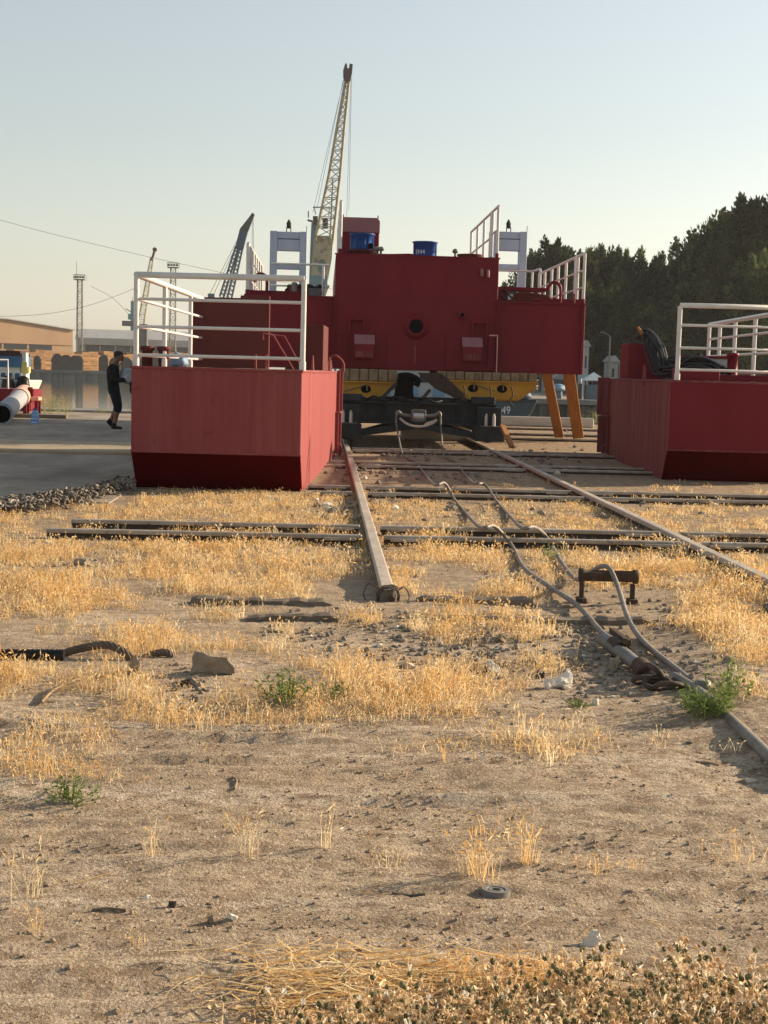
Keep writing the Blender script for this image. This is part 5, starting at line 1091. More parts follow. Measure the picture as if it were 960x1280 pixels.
# ------------------------------------------------------------------ right bank: awning, lamp post, fence, small buildings
aw = thing('gazebo', 'pale blue pyramid roofed gazebo on the right hand bank', 'gazebo', (P(741, 498, 92).x, 92, 0))
zr0, zr1 = P(741, 475, 92).z, P(741, 465, 92).z; hw = 13.5/F*92
mb = MB(); mb.add([(-hw, -hw, zr0), (hw, -hw, zr0), (hw, hw, zr0), (-hw, hw, zr0), (0, 0, zr1), (-hw, -hw, zr0-.06), (hw, -hw, zr0-.06), (hw, hw, zr0-.06), (-hw, hw, zr0-.06)], [(0, 1, 4), (1, 2, 4), (2, 3, 4), (3, 0, 4), (8, 7, 6, 5), (0, 5, 6, 1), (1, 6, 7, 2), (2, 7, 8, 3), (3, 8, 5, 0)]); mb.build('roof', 'roofteal', aw)
for i in (-1, 1):
    for j in (-1, 1): mb = MB(); mb.cyl((i*hw*.92, j*hw*.92, 0), (i*hw*.92, j*hw*.92, zr0-.062), .05, n=6); mb.build('post', 'steel_dark', aw)
mb = MB(); mb.bx(-hw*.9, hw*.35, -hw*.8, -hw*.1, .0, .98); mb.build('counter', 'bluegrey', aw)
lp = thing('street_lamp', 'grey street lamp with a short arm in front of the trees', 'street lamp', (P(760, 490, 110).x, 110, 0))
zl = P(760, 421, 110).z
mb = MB(); mb.cyl((0, 0, 0), (0, 0, zl), .09, .06, 8); mb.build('pole', 'mast', lp)
mb = MB(); mb.tube([(0, 0, zl), (-.12, 0, zl+.12), (-.5, 0, zl+.3)], .04, 6); mb.box((-.62, 0, zl+.33), (.34, .16, .08)); mb.build('lamp_arm', 'mast', lp)
def hut(px0, px1, pyt, D, label, mat, roofm):
    a, b = P(px0, 470, D).x, P(px1, 470, D).x; z1 = P(px0, pyt, D).z; t = thing('small_building', label, 'building', ((a+b)/2, D, 0)); w = (b-a)/2
    m = MB(); m.bx(-w, w, 0, 2.5, 0, z1); m.build('wall', mat, t)
    m = MB(); m.prism([(-w-.15, z1+.002), (w+.15, z1+.002), (w*.2, z1+.5), (-w*.2, z1+.5)], 1, -.2, 2.7); m.build('roof', roofm, t)
    m = MB(); m.bx(-w*.5, w*.1, -.05, -.01, z1*.55, z1*.8); m.build('window', 'glassdark', t)
hut(729, 735, 433, 118, 'narrow pale tower hut beside the wing of the big barge', 'shipwhite', 'greyroof')
hut(762, 772, 452, 119, 'low pale hut behind the street lamp', 'greyroof', 'shipwhite')
hut(690, 716, 474, 122, 'low grey shed seen between the leaning planks', 'bluegrey', 'greyroof')
fn = thing('fence', 'grey slatted fence along the foot of the trees', 'fence', (P(760, 490, 124).x, 124, 0))
mb = MB()
for i in range(150): x = -14+i*.33; mb.bx(x, x+.09, 0, .05, 0, 1.7)
mb.build('slats', 'fence', fn); mb = MB(); mb.bx(-14, 36, .051, .1, 1.4, 1.5); mb.bx(-14, 36, .051, .1, .4, .5); mb.build('fence_rail', 'fence', fn)
bl = thing('mooring_post', 'dark post with a pale cap at the edge of the right hand bank', 'mooring post', (P(725, 500, 87).x, 87, 0))
mb = MB(); mb.cyl((0, 0, 0), (0, 0, 1.05), .16, .13, 10); mb.build('post', 'steel_dark', bl); mb = MB(); mb.lathe([(.07, 1.051), (.08, 1.1), (.06, 1.35), (0, 1.38)], (0, 0, 0), 10); mb.build('cap', 'shipwhite', bl)
a = P(697, 497, 88); tp = thing('covered_machine', 'small machine under a lavender blue cover on the right hand bank', 'machine', (a.x, 88, 0))
mb = MB(); mb.cyl((.1, 0, 0), (.1, 0, .6), .22, .16, 8); mb.build('stand', 'bluegrey', tp); lump('cover', (0, 0, .75), (.42, .3, .25), 'bluelid', 3, tp, .12)
tags_ = [(678, 110, .10), (773, 116, .07)]
for px, D, r_ in tags_:
    a = P(px, 490, D); m = MB(); zt_ = P(px, 455, D).z; m.cyl((0, 0, 0), (0, 0, zt_), r_, r_*.8, 8); m.box((0, 0, zt_+.1), (.3, .3, .2)); tag(m.build('bank_pole', 'mast', loc=(a.x, D, 0)), 'short pale pole just left of the leaning planks' if px < 700 else 'short pale pole between the street lamp and the right pontoon', 'pole')
from mathutils import noise as mnoise
# ------------------------------------------------------------------ trees
def tree_variant(name, seed, label):
    r_ = random.Random(seed); rg = np.random.default_rng(seed)
    t = thing(name, label, 'tree')
    tk = MB(); tk.tube([(0, 0, 0), (.1, .05, 3), (-.05, 0, 7), (.05, .05, 10.5)], [.24, .19, .11, .04], 8)
    cl = []
    nl = 30
    for i in range(nl):
        f = (i+.5)/nl; z = 1.0+f*9.6; a = i*2.4+r_.uniform(-.5, .5)
        rad_ = (2.6*(1-f)**.55+.35)*r_.uniform(.65, 1.15)*(.75 if f < .12 else 1)
        e = Vector((math.cos(a)*rad_, math.sin(a)*rad_, z+rad_*r_.uniform(.25, .6)))
        tk.tube([(0, 0, z), (e.x*.5, e.y*.5, z+(e.z-z)*.35), e], [.07, .045, .02], 5)
        hz = r_.uniform(.9, 1.6); cl.append((e, r_.uniform(.55, .95), hz, int(300*r_.uniform(.7, 1.2))))
        cl.append((e*.55+Vector((0, 0, z*.45)), .7, .9, 130))
        if r_.random() < .55: cl.append((e+Vector((r_.uniform(-.5, .5), r_.uniform(-.5, .5), hz*.8)), .35, .9, 110))
    for k in range(3): cl.append((Vector((r_.uniform(-.4, .4), r_.uniform(-.4, .4), 10.9+k*.35)), .42-.08*k, .8, 150))
    tk.build('trunk', 'trunk', t)
    V = []
    for c, rr, hz, n in cl:
        u = rg.normal(size=(n, 3)); u /= np.linalg.norm(u, axis=1)[:, None]; rad3 = rg.random(n)**.45
        p = np.array(c)+u*rad3[:, None]*np.array([rr, rr, hz])
        d = u*np.array([.8, .8, .4])+np.array([0, 0, .75])+rg.normal(size=(n, 3))*.35; d /= np.linalg.norm(d, axis=1)[:, None]
        s_ = np.cross(d, rg.normal(size=(n, 3))); s_ /= np.linalg.norm(s_, axis=1)[:, None]
        L = rg.uniform(.22, .48, n)[:, None]; w = rg.uniform(.05, .10, n)[:, None]
        V.append(np.stack([p-d*L*.5, p+s_*w, p+d*L*.6, p-s_*w], 1))
    quadmesh('crown', np.concatenate(V), ['leaf'], parent=t)
    return t
TL = [tree_variant('evergreen_tree', 100+i, 'x') for i in range(5)]
tpos = [(664, 150, 318), (686, 147, 304), (704, 152, 316), (724, 140, 318), (742, 150, 311), (764, 146, 313), (782, 142, 317), (806, 158, 340), (816, 142, 321), (834, 152, 333), (851, 138, 317), (868, 132, 297), (884, 128, 284), (903, 126, 268), (921, 121, 250), (943, 125, 272), (964, 120, 258), (990, 122, 256), (1020, 125, 262),
        (676, 134, 352), (712, 132, 345), (752, 134, 360), (792, 133, 365), (826, 130, 352), (862, 127, 338), (897, 118, 318), (936, 117, 322), (975, 116, 330), (735, 130, 380), (775, 128, 395), (812, 127, 385), (846, 124, 372), (880, 120, 360)]
tl = ['first dark evergreen of the row, rising just behind the right spud gantry', 'pointed evergreen directly right of the right spud gantry', 'evergreen crown above the wing deck railing', 'evergreen crown above the front corner of the wing deck railing', 'evergreen with a flat top just right of the wing deck railing', 'evergreen in the middle of the lower tree line', 'last even topped evergreen before the notch in the tree line', 'low evergreen at the notch in the tree line', 'slim evergreen standing in the notch of the tree line', 'short evergreen at the right side of the notch', 'evergreen where the tree line begins to climb to the right', 'evergreen on the climbing part of the tree line', 'bushy evergreen on the slope below the tallest tree', 'evergreen left of the tallest tree', 'tallest evergreen of the row near the right edge', 'evergreen in the dip right of the tallest tree', 'tall evergreen cut by the right edge', 'tall evergreen just beyond the right edge', 'farthest right evergreen beyond the photo edge']
for i, (px, D, pyt) in enumerate(tpos):
    t = TL[i] if i < 5 else copy_tree(TL[i % 5])
    a = P(px, 480, D); h_ = P(px, pyt, D).z; s_ = h_/11.9
    t.location = (a.x, D, 0); t.rotation_euler.z = random.uniform(0, 6.28); ww = random.uniform(.95, 1.2)*max(s_, 1.0)/s_; t.scale = (s_*ww, s_*ww, s_)
    t['label'] = tl[i] if i < len(tl) else 'lower evergreen in the front of the tree mass'; t['category'] = 'tree'; t['group'] = 'evergreen trees behind the yard' if i < len(tl) else 'front row of lower evergreens'

# ------------------------------------------------------------------ chain heap, wire ropes, stones
def torus_link(c, rot, L, w, r):
    pts = []
    for k in range(13):
        a = 2*math.pi*k/12; pts.append(Vector((math.cos(a)*L/2, math.sin(a)*w/2, 0)))
    return [rot @ p + Vector(c) for p in pts]
mb = MB(); pathc = [(-40, 641, .03), (0, 638, .04), (40, 635, .07), (75, 632, .10), (105, 626, .06), (140, 616, .07), (163, 610, .04)]
for i in range(560):
    t = random.random()*(len(pathc)-1); k = int(t); f = t-k
    a, b = pathc[k], pathc[min(k+1, 6)]; px, py, hh = [a[j]+(b[j]-a[j])*f for j in range(3)]
    dy = random.gauss(0, 3.6); g_ = G(px+random.uniform(-6, 6), py+dy, 0); top = hh*math.exp(-(dy/6)**2)
    z = .02+random.uniform(0, 1)*top
    rot = (Matrix.Rotation(random.uniform(0, 6.28), 3, 'Z') @ Matrix.Rotation(random.uniform(-1.3, 1.3), 3, 'X') @ Matrix.Rotation(random.uniform(-.7, .7), 3, 'Y'))
    mb.tube(torus_link((g_.x, g_.y, z+.035), rot, .075, .048, .014), random.uniform(.0095, .012), 6, cap=False)
tag(mb.build('chain_heap', 'chain'), 'long heap of rusty anchor chain on the edge of the concrete slabs', 'chain')
def twisted(name, pts, r, label, cat, m='rope', turns=7.0, group=None):
    c = smooth_path(pts, 10); mb = MB(); acc = 0; frames = []
    up = Vector((0, 0, 1)); s_ = [0]
    for i in range(1, len(c)): s_.append(s_[-1]+(c[i]-c[i-1]).length)
    n = max(30, int(s_[-1]/.012)); 
    def at(d):
        for i in range(1, len(c)):
            if s_[i] >= d: f = (d-s_[i-1])/max(1e-6, s_[i]-s_[i-1]); return c[i-1].lerp(c[i], f), (c[i]-c[i-1]).normalized()
        return c[-1], (c[-1]-c[-2]).normalized()
    for k in range(6):
        q_ = []
        for j in range(n+1):
            d = s_[-1]*j/n; p, t_ = at(d); b = t_.cross(up); b = b.normalized() if b.length > .01 else Vector((1, 0, 0)); u2 = b.cross(t_); a = 2*math.pi*(k/6+d*turns)
            q_.append(p+(u2*math.cos(a)+b*math.sin(a))*r*.62)
        mb.tube(q_, r*.36, 6)
    return tag(mb.build(name, m), label, cat, group)
g = gp
twisted('wire_rope', [P(-60, 806, 7.0), P(-20, 815, 6.95), P(25, 824, 6.85), P(60, 822, 6.8), P(95, 812, 6.78), P(128, 806, 6.76), P(148, 811, 6.72), P(166, 824, 6.68), P(181, 832, 6.68)], .021, 'thick twisted wire rope arching over the dead grass at lower left', 'rope', turns=5)
twisted('wire_rope', [P(160, 826, 6.85), P(178, 823, 6.82), P(198, 816, 6.8), P(211, 817, 6.78), P(219, 829, 6.75)], .019, 'short twisted rope end hooking down beside the pale rock', 'rope', turns=6)
twisted('wire_rope', [P(-50, 815, 7.1), P(-10, 820, 7.05), P(15, 826, 6.95), P(40, 832, 6.85)], .014, 'thin twisted rope under the black tube at the left edge', 'rope', turns=7)
ROPES = [[(v.x, v.y) for v in (P(-60, 812, 6.8), P(30, 826, 6.7), P(95, 815, 6.6), P(150, 815, 6.55), P(222, 826, 6.6))]]
mb = MB(); c0, c1 = g(-60, 818, .06), g(80, 819, .06); n = 46
mb.tube([c0.lerp(c1, i/n) for i in range(n+1)], [.026+.003*(i % 2) for i in range(n+1)], 12); o = mb.build('ribbed_tube', 'black'); tag(o, 'black ribbed tube lying at the left edge of the dead grass', 'tube')
mb = MB(); mb.tube(smooth_path([g(52, 878, .01), g(68, 862, .02), g(100, 848, .03), (g(140, 840, .03)), g(172, 838, .02)]), .006, 6); tag(mb.build('thin_wire', 'timber'), 'thin rusty wire curving over the ground below the twisted rope', 'wire')
def stone(px, py, wpx, hpx, mat, label, seed, cat='stone', group=None):
    p = G(px, py, 0); k = (p-CPOS).length/F; p.z = float(hgt(p.x, p.y)); w = wpx*k/2; h_ = hpx*k
    bm = bmesh.new(); bmesh.ops.create_icosphere(bm, subdivisions=3, radius=1); r_ = random.Random(seed)
    pl_ = [(Vector((r_.gauss(0, 1), r_.gauss(0, 1), r_.gauss(0, .9))).normalized(), r_.uniform(.30, .68)) for _ in range(14)]
    for v in bm.verts:
        c = v.co
        for nrm, d in pl_:
            e = c.dot(nrm)-d
            if e > 0: c = c-nrm*e
        c = c*1.45*(1+.38*mnoise.noise(c*2.3+Vector((seed*7.3, 1, 2)))+.16*mnoise.noise(c*6+Vector((seed, 5, 9))))
        v.co = Vector((c.x*w*1.15, c.y*w*.8, max(c.z, -.3)*h_*.85))
    m = MB(); m.add([v.co.copy() for v in bm.verts], [[v.index for v in f.verts] for f in bm.faces], False); bm.free()
    return tag(m.build('stone' if cat == 'stone' else cat.replace(' ', '_'), mat, loc=p+Vector((0, 0, h_*.25))), label, cat, group)
stone(270, 846, 40, 19, 'stone', 'largest pale brown rock lying at the right end of the wire ropes', 1)
stone(170, 846, 16, 12, 'stone', 'small upright stone below the twisted wire rope', 2)
stone(232, 858, 13, 7, 'rail', 'small dark stone below the largest rock', 3)
stone(244, 841, 11, 9, 'stone', 'small white stone touching the left of the largest rock', 24)
stone(700, 858, 34, 22, 'whitestone', 'white crumbling plaster lump with grass growing through it', 4)
stone(686, 860, 14, 14, 'whitestone', 'small white chunk beside the larger plaster lump', 5)
stone(676, 845, 15, 8, 'rail', 'small dark stone left of the white plaster lump', 6)
stone(741, 1171, 27, 14, 'whitestone', 'pale angular shard on bare clay above the thistles', 7)
stone(290, 1149, 13, 9, 'whitestone', 'small round pale stone on bare clay at lower left', 8)
stone(184, 1122, 12, 6, 'whitestone', 'tiny white stone left of the dark clods at lower left', 9)
stone(265, 1150, 9, 6, 'stone', 'little grey stone just left of the round pale stone', 10)
stone(215, 1132, 14, 9, 'rail', 'dark clod with a notch near the tiny white stone', 11)
stone(617, 838, 22, 11, 'whitestone', 'grey white flat stone in the gravel patch', 12)
stone(585, 806, 16, 10, 'stone', 'grey stone at the upper left of the gravel patch', 13)
stone(628, 803, 20, 10, 'stone', 'grey stone at the upper right of the gravel patch', 14)
stone(512, 832, 24, 7, 'whitestone', 'flat pale stone between the grass clumps near the rail end', 15)
stone(744, 883, 9, 8, 'whitestone', 'tiny white stone beside the low green sprig', 16)
stone(767, 836, 13, 13, 'stone', 'upright grey stone beside the pipe coupling', 17)
stone(936, 976, 14, 5, 'whitestone', 'flat white chip on bare clay near the lower pipe', 18)
stone(910, 845, 18, 10, 'stone', 'stone on the sandy bank right of the grey pipe', 19)
stone(108, 706, 20, 10, 'stone', 'dull stone among the dead grass at far left', 20)
stone(776, 730, 14, 8, 'stone', 'stone behind the looped cable under the roller', 21)
stone(345, 790, 14, 7, 'stone', 'stone on the bare strip left of the rail end shadow', 22)
# ring disc
p = G(620, 1114, 0); p.z = float(hgt(p.x, p.y))+.008; mb = MB(); k = 18/F*3.9
mb.lathe([(k*.34, .004), (k*.50, .004)], (0, 0, 0), 32); mb.lathe([(k*.50, .004), (k*.52, .0015)], (0, 0, 0), 32); mb.lathe([(k*.52, .0015), (k*.66, .0015)], (0, 0, 0), 32); mb.lathe([(k*.66, .0015), (k*.68, .005)], (0, 0, 0), 32); mb.lathe([(k*.68, .005), (k, .005)], (0, 0, 0), 32); mb.lathe([(k, .005), (k, -.012)], (0, 0, 0), 32); mb.lathe([(k*.34, .004), (k*.34, -.012)], (0, 0, 0), 32); o = mb.build('metal_ring', 'mast', loc=p); o.rotation_euler = (-.08, .04, 0); tag(o, 'flat grey metal ring lying on the bare clay', 'ring')
for pts, lb in (([(870, 952), (885, 953), (898, 958)], 'pale broken stick near the lower right pipe'), ([(490, 1113), (512, 1114), (532, 1116)], 'thin grey stick left of the metal ring'), ([(293, 988), (296, 978), (290, 974)], 'small curved pale twig on the clay at left'), ([(115, 1136), (135, 1135), (158, 1137)], 'dark flat stick at lower left of the clay')):
    mb = MB(); c = [Vector((*G(x, y, 0).xy, 0)) for x, y in pts]
    for v in c: v.z = float(hgt(v.x, v.y))+.004
    mb.tube(smooth_path(c, 4), [.004]*9, 6); tag(mb.build('stick', 'timber' if 'pale' in lb else 'sleeper'), lb, 'stick')

# ------------------------------------------------------------------ grass, weeds, gravel (numpy)
fv_ = np.array(_f); cr_ = np.array(CR); cu_ = np.array(CU)
def proj(x, y, z=0):
    d = np.stack([x, y, np.full_like(x, z-H)], -1); dp = d@fv_
    return CX+F*(d@cr_)/dp, CY-F*(d@cu_)/dp
def el(px, py, cx, cy, rx, ry): return np.exp(-(((px-cx)/rx)**2+((py-cy)/ry)**2)**1.5)
def density(x, y):
    px, py = proj(x, y); n1 = fbm(x*1.5+5, y*1.5+2, 4); n2 = fbm(x*.7+20, y*.8, 3)
    pj = py+26*n1
    d = np.where((pj < 905) & (py > 655), .33+1.1*n1+.38*n2, 0.)
    d += .42*el(px, py, 450, 868, 190, 42)+.40*el(px, py, 150, 865, 60, 30)+.35*el(px, py, 330, 730, 90, 60)+.3*el(px, py, 60, 720, 140, 55)+.35*el(px, py, 640, 700, 130, 40)+.4*el(px, py, 900, 790, 60, 90)+.4*el(px, py, 555, 800, 32, 50)
    for c in ((500, 800, 45, 28), (612, 812, 48, 30), (735, 800, 45, 50), (760, 880, 100, 50), (850, 840, 55, 60), (245, 860, 40, 32), (420, 800, 40, 30), (340, 772, 60, 20), (110, 707, 40, 9), (420, 745, 55, 20), (820, 755, 30, 22)): d -= 1.0*el(px, py, *c)
    band = np.where((py <= 655) & (py > 605), .30+.7*n1+.45*el(px, py, 290, 632, 130, 18)+.2*el(px, py, 500, 640, 60, 12), 0)
    d = np.maximum(d, band)
    d = np.maximum(d, np.where((py <= 605) & (py > 560), .0+.35*n1, 0))
    d = np.maximum(d, .55*el(px, py, 650, 935, 120, 26)*(n1 > -.05)+.6*el(px, py, 60, 950, 75, 40)*(n1 > 0))
    d = np.where((py >= 905), np.maximum(d, .012*(n1 > .1)), d)
    d = np.where((x < -1.95) & (y > 14.3), 0, d)
    for xr in (XR1, XR2): d = np.where((np.abs(x-xr) < .07) & (y > 6.3), 0, d)
    d = np.where((np.abs(x-XR1) < .28) & (y > 8.1) & (y < 8.8), 0, d)
    for c_ in CABS:
        for (ax_, ay_), (bx_, by_) in zip(c_[:-1], c_[1:]):
            l2 = (bx_-ax_)**2+(by_-ay_)**2+1e-9; t_ = np.clip(((x-ax_)*(bx_-ax_)+(y-ay_)*(by_-ay_))/l2, 0, 1)
            d = np.where(((x-ax_-t_*(bx_-ax_))**2+((y-ay_-t_*(by_-ay_))*.45)**2) < .095**2, 0, d)
    for yr in (11.53, 12.27, 15.9, 16.75): d = np.where(np.abs(y-yr) < .06, 0, d)
    lxp = x-LP.x-(y-LP.y)*.061; d = np.where((np.abs(lxp) < 1.0) & (y > LP.y+.1), 0, d)
    rxp = x-RPo.x-(y-RPo.y)*.061; d = np.where((np.abs(rxp) < .95) & (y > RPo.y), 0, d)
    return np.clip(d, 0, 1)
CABS = ROPES+[[(v.x, v.y) for v in A[3:]], [(v.x, v.y) for v in Bc[3:]]]
def blades(bx_, by_, bz_, hh, lean, rg, wid, head=.8, n=1, spread=.03):
    """arrays of tuft centres -> quads (N,4,3) and material index"""
    N = len(bx_)*n; X = np.repeat(bx_, n)+rg.normal(0, spread, N); Y = np.repeat(by_, n)+rg.normal(0, spread, N); Z = np.repeat(bz_, n)-.006
    Hh = np.repeat(hh, n)*rg.uniform(.45, 1.12, N); az = rg.uniform(0, 2*np.pi, N); ln = np.abs(rg.normal(0, lean, N))+.08
    dx, dy = np.cos(az), np.sin(az); p0 = np.stack([X, Y, Z], -1)
    p1 = p0+np.stack([dx*ln*.35*Hh, dy*ln*.35*Hh, .58*Hh], -1); p2 = p0+np.stack([dx*ln*Hh, dy*ln*Hh, Hh*(1-.25*ln)], -1)
    wa = rg.uniform(0, 2*np.pi, N); wv = np.stack([np.cos(wa), np.sin(wa), 0*wa], -1)
    w0 = (np.repeat(wid, n)*rg.uniform(.6, 1.2, N))[:, None]
    mi = np.repeat(rg.choice(3, len(bx_), p=[.38, .44, .18]), n); fl = rg.random(N) < .3; mi = np.where(fl, rg.choice(3, N), mi)
    q = [np.stack([p0-wv*w0, p0+wv*w0, p1+wv*w0*.8, p1-wv*w0*.8], 1), np.stack([p1-wv*w0*.8, p1+wv*w0*.8, p2+wv*w0*.3, p2-wv*w0*.3], 1)]
    ms = [mi, mi]
    hs_ = rg.random(N) < head; k = hs_.sum(); L = (rg.uniform(.16, .34, k)*Hh[hs_])[:, None]; t = (p2-p1)[hs_]; t /= np.linalg.norm(t, axis=1)[:, None]
    t = t+rg.normal(0, .35, (k, 3)); t[:, 2] -= .1; t /= np.linalg.norm(t, axis=1)[:, None]; b = p2[hs_]; hw = (w0[hs_]*rg.uniform(1.6, 3.0, (k, 1)))
    for ww in (np.cross(t, rg.normal(size=(k, 3))),):
        ww /= np.linalg.norm(ww, axis=1)[:, None]+1e-9
        q.append(np.stack([b-t*L*.2, b+ww*hw+t*L*.3, b+t*L, b-ww*hw+t*L*.3], 1)); ms.append(np.where(mi[hs_] == 2, 1, mi[hs_]))
        w2 = np.cross(t, ww); q.append(np.stack([b-t*L*.2, b+w2*hw+t*L*.35, b+t*L*.9, b-w2*hw+t*L*.35], 1)); ms.append(mi[hs_])
    return np.concatenate(q), np.concatenate(ms)
gq, gm_ = [], []
rg = np.random.default_rng(5)
for (y0, y1, dens, n, wid, hmul) in ((3.2, 7.2, 300, 15, .0013, 1.0), (7.2, 10.6, 250, 13, .0018, .95), (10.6, 13, 150, 12, .0024, .85), (13, 16.2, 110, 10, .003, .62), (16.2, 25, 30, 8, .004, .6)):
    x0, x1 = -.36*y1-.6, .36*y1+1.0; N = int((x1-x0)*(y1-y0)*dens); X = rg.uniform(x0, x1, N); Y = rg.uniform(y0, y1, N); dd = density(X, Y)
    k = rg.random(N) < dd; X, Y, dd = X[k], Y[k], dd[k]
    hh = (.028+.090*rg.random(len(X))**1.6)*(.65+.5*dd)*hmul*(1+.35*np.clip(pn(X*3, Y*3), -1, 1))
    q_, m_ = blades(X, Y, hgt(X, Y), hh, .5, rg, np.full(len(X), wid), .85, n, .035); gq.append(q_); gm_.append(m_)
for (y0, y1, dens, n, wid) in ((3.2, 7.2, 300, 9, .0013), (7.2, 10.6, 240, 8, .0018), (10.6, 16.2, 130, 8, .0026)):      # trampled, matted layer
    x0, x1 = -.36*y1-.6, .36*y1+1.0; N = int((x1-x0)*(y1-y0)*dens); X = rg.uniform(x0, x1, N); Y = rg.uniform(y0, y1, N); dd = density(X, Y)
    k = rg.random(N) < np.clip(dd*1.15+.03*(dd > .02), 0, 1); X, Y = X[k], Y[k]
    q_, m_ = blades(X, Y, hgt(X, Y), .025+.055*rg.random(len(X)), 1.25, rg, np.full(len(X), wid), .5, n, .05); gq.append(q_); gm_.append(np.where(rg.random(len(m_)) < .35, 2, m_))
o = quadmesh('dry_grass', np.concatenate(gq), ['straw', 'gold', 'brown'], np.concatenate(gm_)); tag(o, 'golden dead grass in patches between rails and bare clay', 'grass', kind='stuff')
print('grass quads', len(o.data.polygons))
# litter of fallen straw
N = 9000; X = rg.uniform(-4, 5, N); Y = rg.uniform(3.0, 14, N); dd = density(X, Y); k = rg.random(N) < np.clip(.10+dd, 0, 1); X, Y = X[k], Y[k]; N = len(X)
a = rg.uniform(0, 2*np.pi, N); L = rg.uniform(.015, .07, N); d = np.stack([np.cos(a)*L, np.sin(a)*L, rg.normal(0, .006, N)], -1); s_ = np.stack([-np.sin(a), np.cos(a), 0*a], -1)*rg.uniform(.0008, .002, N)[:, None]
p = np.stack([X, Y, hgt(X, Y)+.006], -1)
o = quadmesh('straw_litter', np.stack([p-d-s_, p+d-s_, p+d+s_, p-d+s_], 1), ['straw', 'gold', 'brown'], rg.choice(3, N)); tag(o, 'short fallen straws scattered over the clay', 'straw', kind='stuff')
# single tufts
def tuft(px, py, hpx, n, spread, label):
    p = G(px, py, 0); k = (p-CPOS).length/F; z = float(hgt(p.x, p.y)); h_ = hpx*k
    q_, m_ = blades(np.zeros(1), np.zeros(1), np.zeros(1), np.full(1, h_), .32, rg, np.full(1, .0009), .9, n, spread)
    q_ = q_; o = quadmesh('grass_tuft', q_, ['straw', 'gold', 'brown'], np.where(m_ == 2, 1, m_)); o.location = (p.x, p.y, z); tag(o, label, 'grass tuft', 'single dry grass tufts on the bare clay')
for a_ in ((597, 1094, 50, 75, .025, 'left of the two bushy straw tufts above the metal ring'), (660, 1079, 44, 45, .014, 'right, narrower of the two bushy straw tufts above the metal ring'), (311, 1071, 52, 30, .02, 'open straw tuft with bent stems left of the centre'), (406, 1060, 62, 12, .01, 'single tall thin straw standing near the centre'), (190, 1072, 40, 12, .012, 'small thin tuft left of the open straw tuft'), (38, 1122, 60, 24, .02, 'straw tuft near the left edge of the clay'), (48, 1162, 26, 12, .01, 'tiny tuft near the lower left edge'), (487, 1079, 26, 24, .03, 'low spreading tuft left of the two bushy tufts'), (748, 1092, 20, 24, .02, 'low flat tuft right of the bushy tufts'), (920, 1075, 34, 34, .05, 'wide thin tuft near the right edge of the clay'), (168, 1185, 22, 12, .012, 'small pale tuft below the dark clods'), (790, 1086, 12, 20, .02, 'flattened tuft right of the low flat tuft'), (557, 955, 40, 14, .012, 'straw tuft just below the edge of the dead grass')): tuft(*a_)
# green weeds
def weed(px, py, wpx, hpx, n, label, mat='green', name='green_weed'):
    p = G(px, py, 0); k = (p-CPOS).length/F; z = float(hgt(p.x, p.y)); R_, h_ = wpx*k/2, hpx*k; Q_ = []
    for i in range(n):
        a = rg.uniform(0, 6.28); r0 = rg.random()**.6*R_; hh = h_*rg.uniform(.4, 1.05)*(1-.45*(r0/R_)**2); b = np.array([math.cos(a)*r0*.5, math.sin(a)*r0*.5, -.005]); e = np.array([math.cos(a)*r0*1.1, math.sin(a)*r0*1.1, hh]); s0 = np.array([-math.sin(a), math.cos(a), 0])*.0015
        Q_.append([b-s0, b+s0, e+s0*.5, e-s0*.5])
        for j in range(7):
            t = rg.uniform(.2, 1); c = b+(e-b)*t; d = rg.normal(size=3); d[2] = abs(d[2])*.6+.2; d /= np.linalg.norm(d); L = rg.uniform(.012, .030)*(h_/.15)**.5; s_ = np.cross(d, rg.normal(size=3)); s_ = s_/np.linalg.norm(s_)*L*.16
            Q_.append([c, c+d*L*.5+s_, c+d*L, c+d*L*.5-s_])
    o = quadmesh(name, np.array(Q_), [mat]); o.location = (p.x, p.y, z); tag(o, label, 'weed', None)
weed(360, 880, 78, 50, 48, 'sparse green weed growing in the middle of the dead grass')
weed(416, 876, 50, 30, 22, 'smaller thin green weed right of the larger sparse weed')
weed(880, 904, 76, 50, 105, 'dense green bush beside the grey pipe at right')
weed(912, 888, 70, 54, 30, 'loose green sprigs right of the dense green bush')
weed(88, 1003, 76, 36, 40, 'small green weed near the left edge of the bare clay')
weed(724, 886, 36, 9, 45, 'low flat green sprig on the clay left of the dense bush')
weed(690, 700, 30, 26, 20, 'faint greenish weed behind the looped cable', 'reed')
for px, py, wd, hh, n, lb in ((62, 519, 30, 34, 60, 'pale reeds at the quay edge behind the trestle'), (82, 519, 26, 28, 40, 'second clump of pale reeds at the quay edge'), (128, 518, 26, 14, 25, 'low pale weeds at the quay edge left of the man'), (742, 531, 34, 26, 40, 'pale yellow weeds at the quay edge left of the right pontoon'), (655, 532, 30, 14, 25, 'low pale weeds at the quay edge below the ship')): weed(px, py, wd, hh, n, lb, 'reed', 'reed_clump')

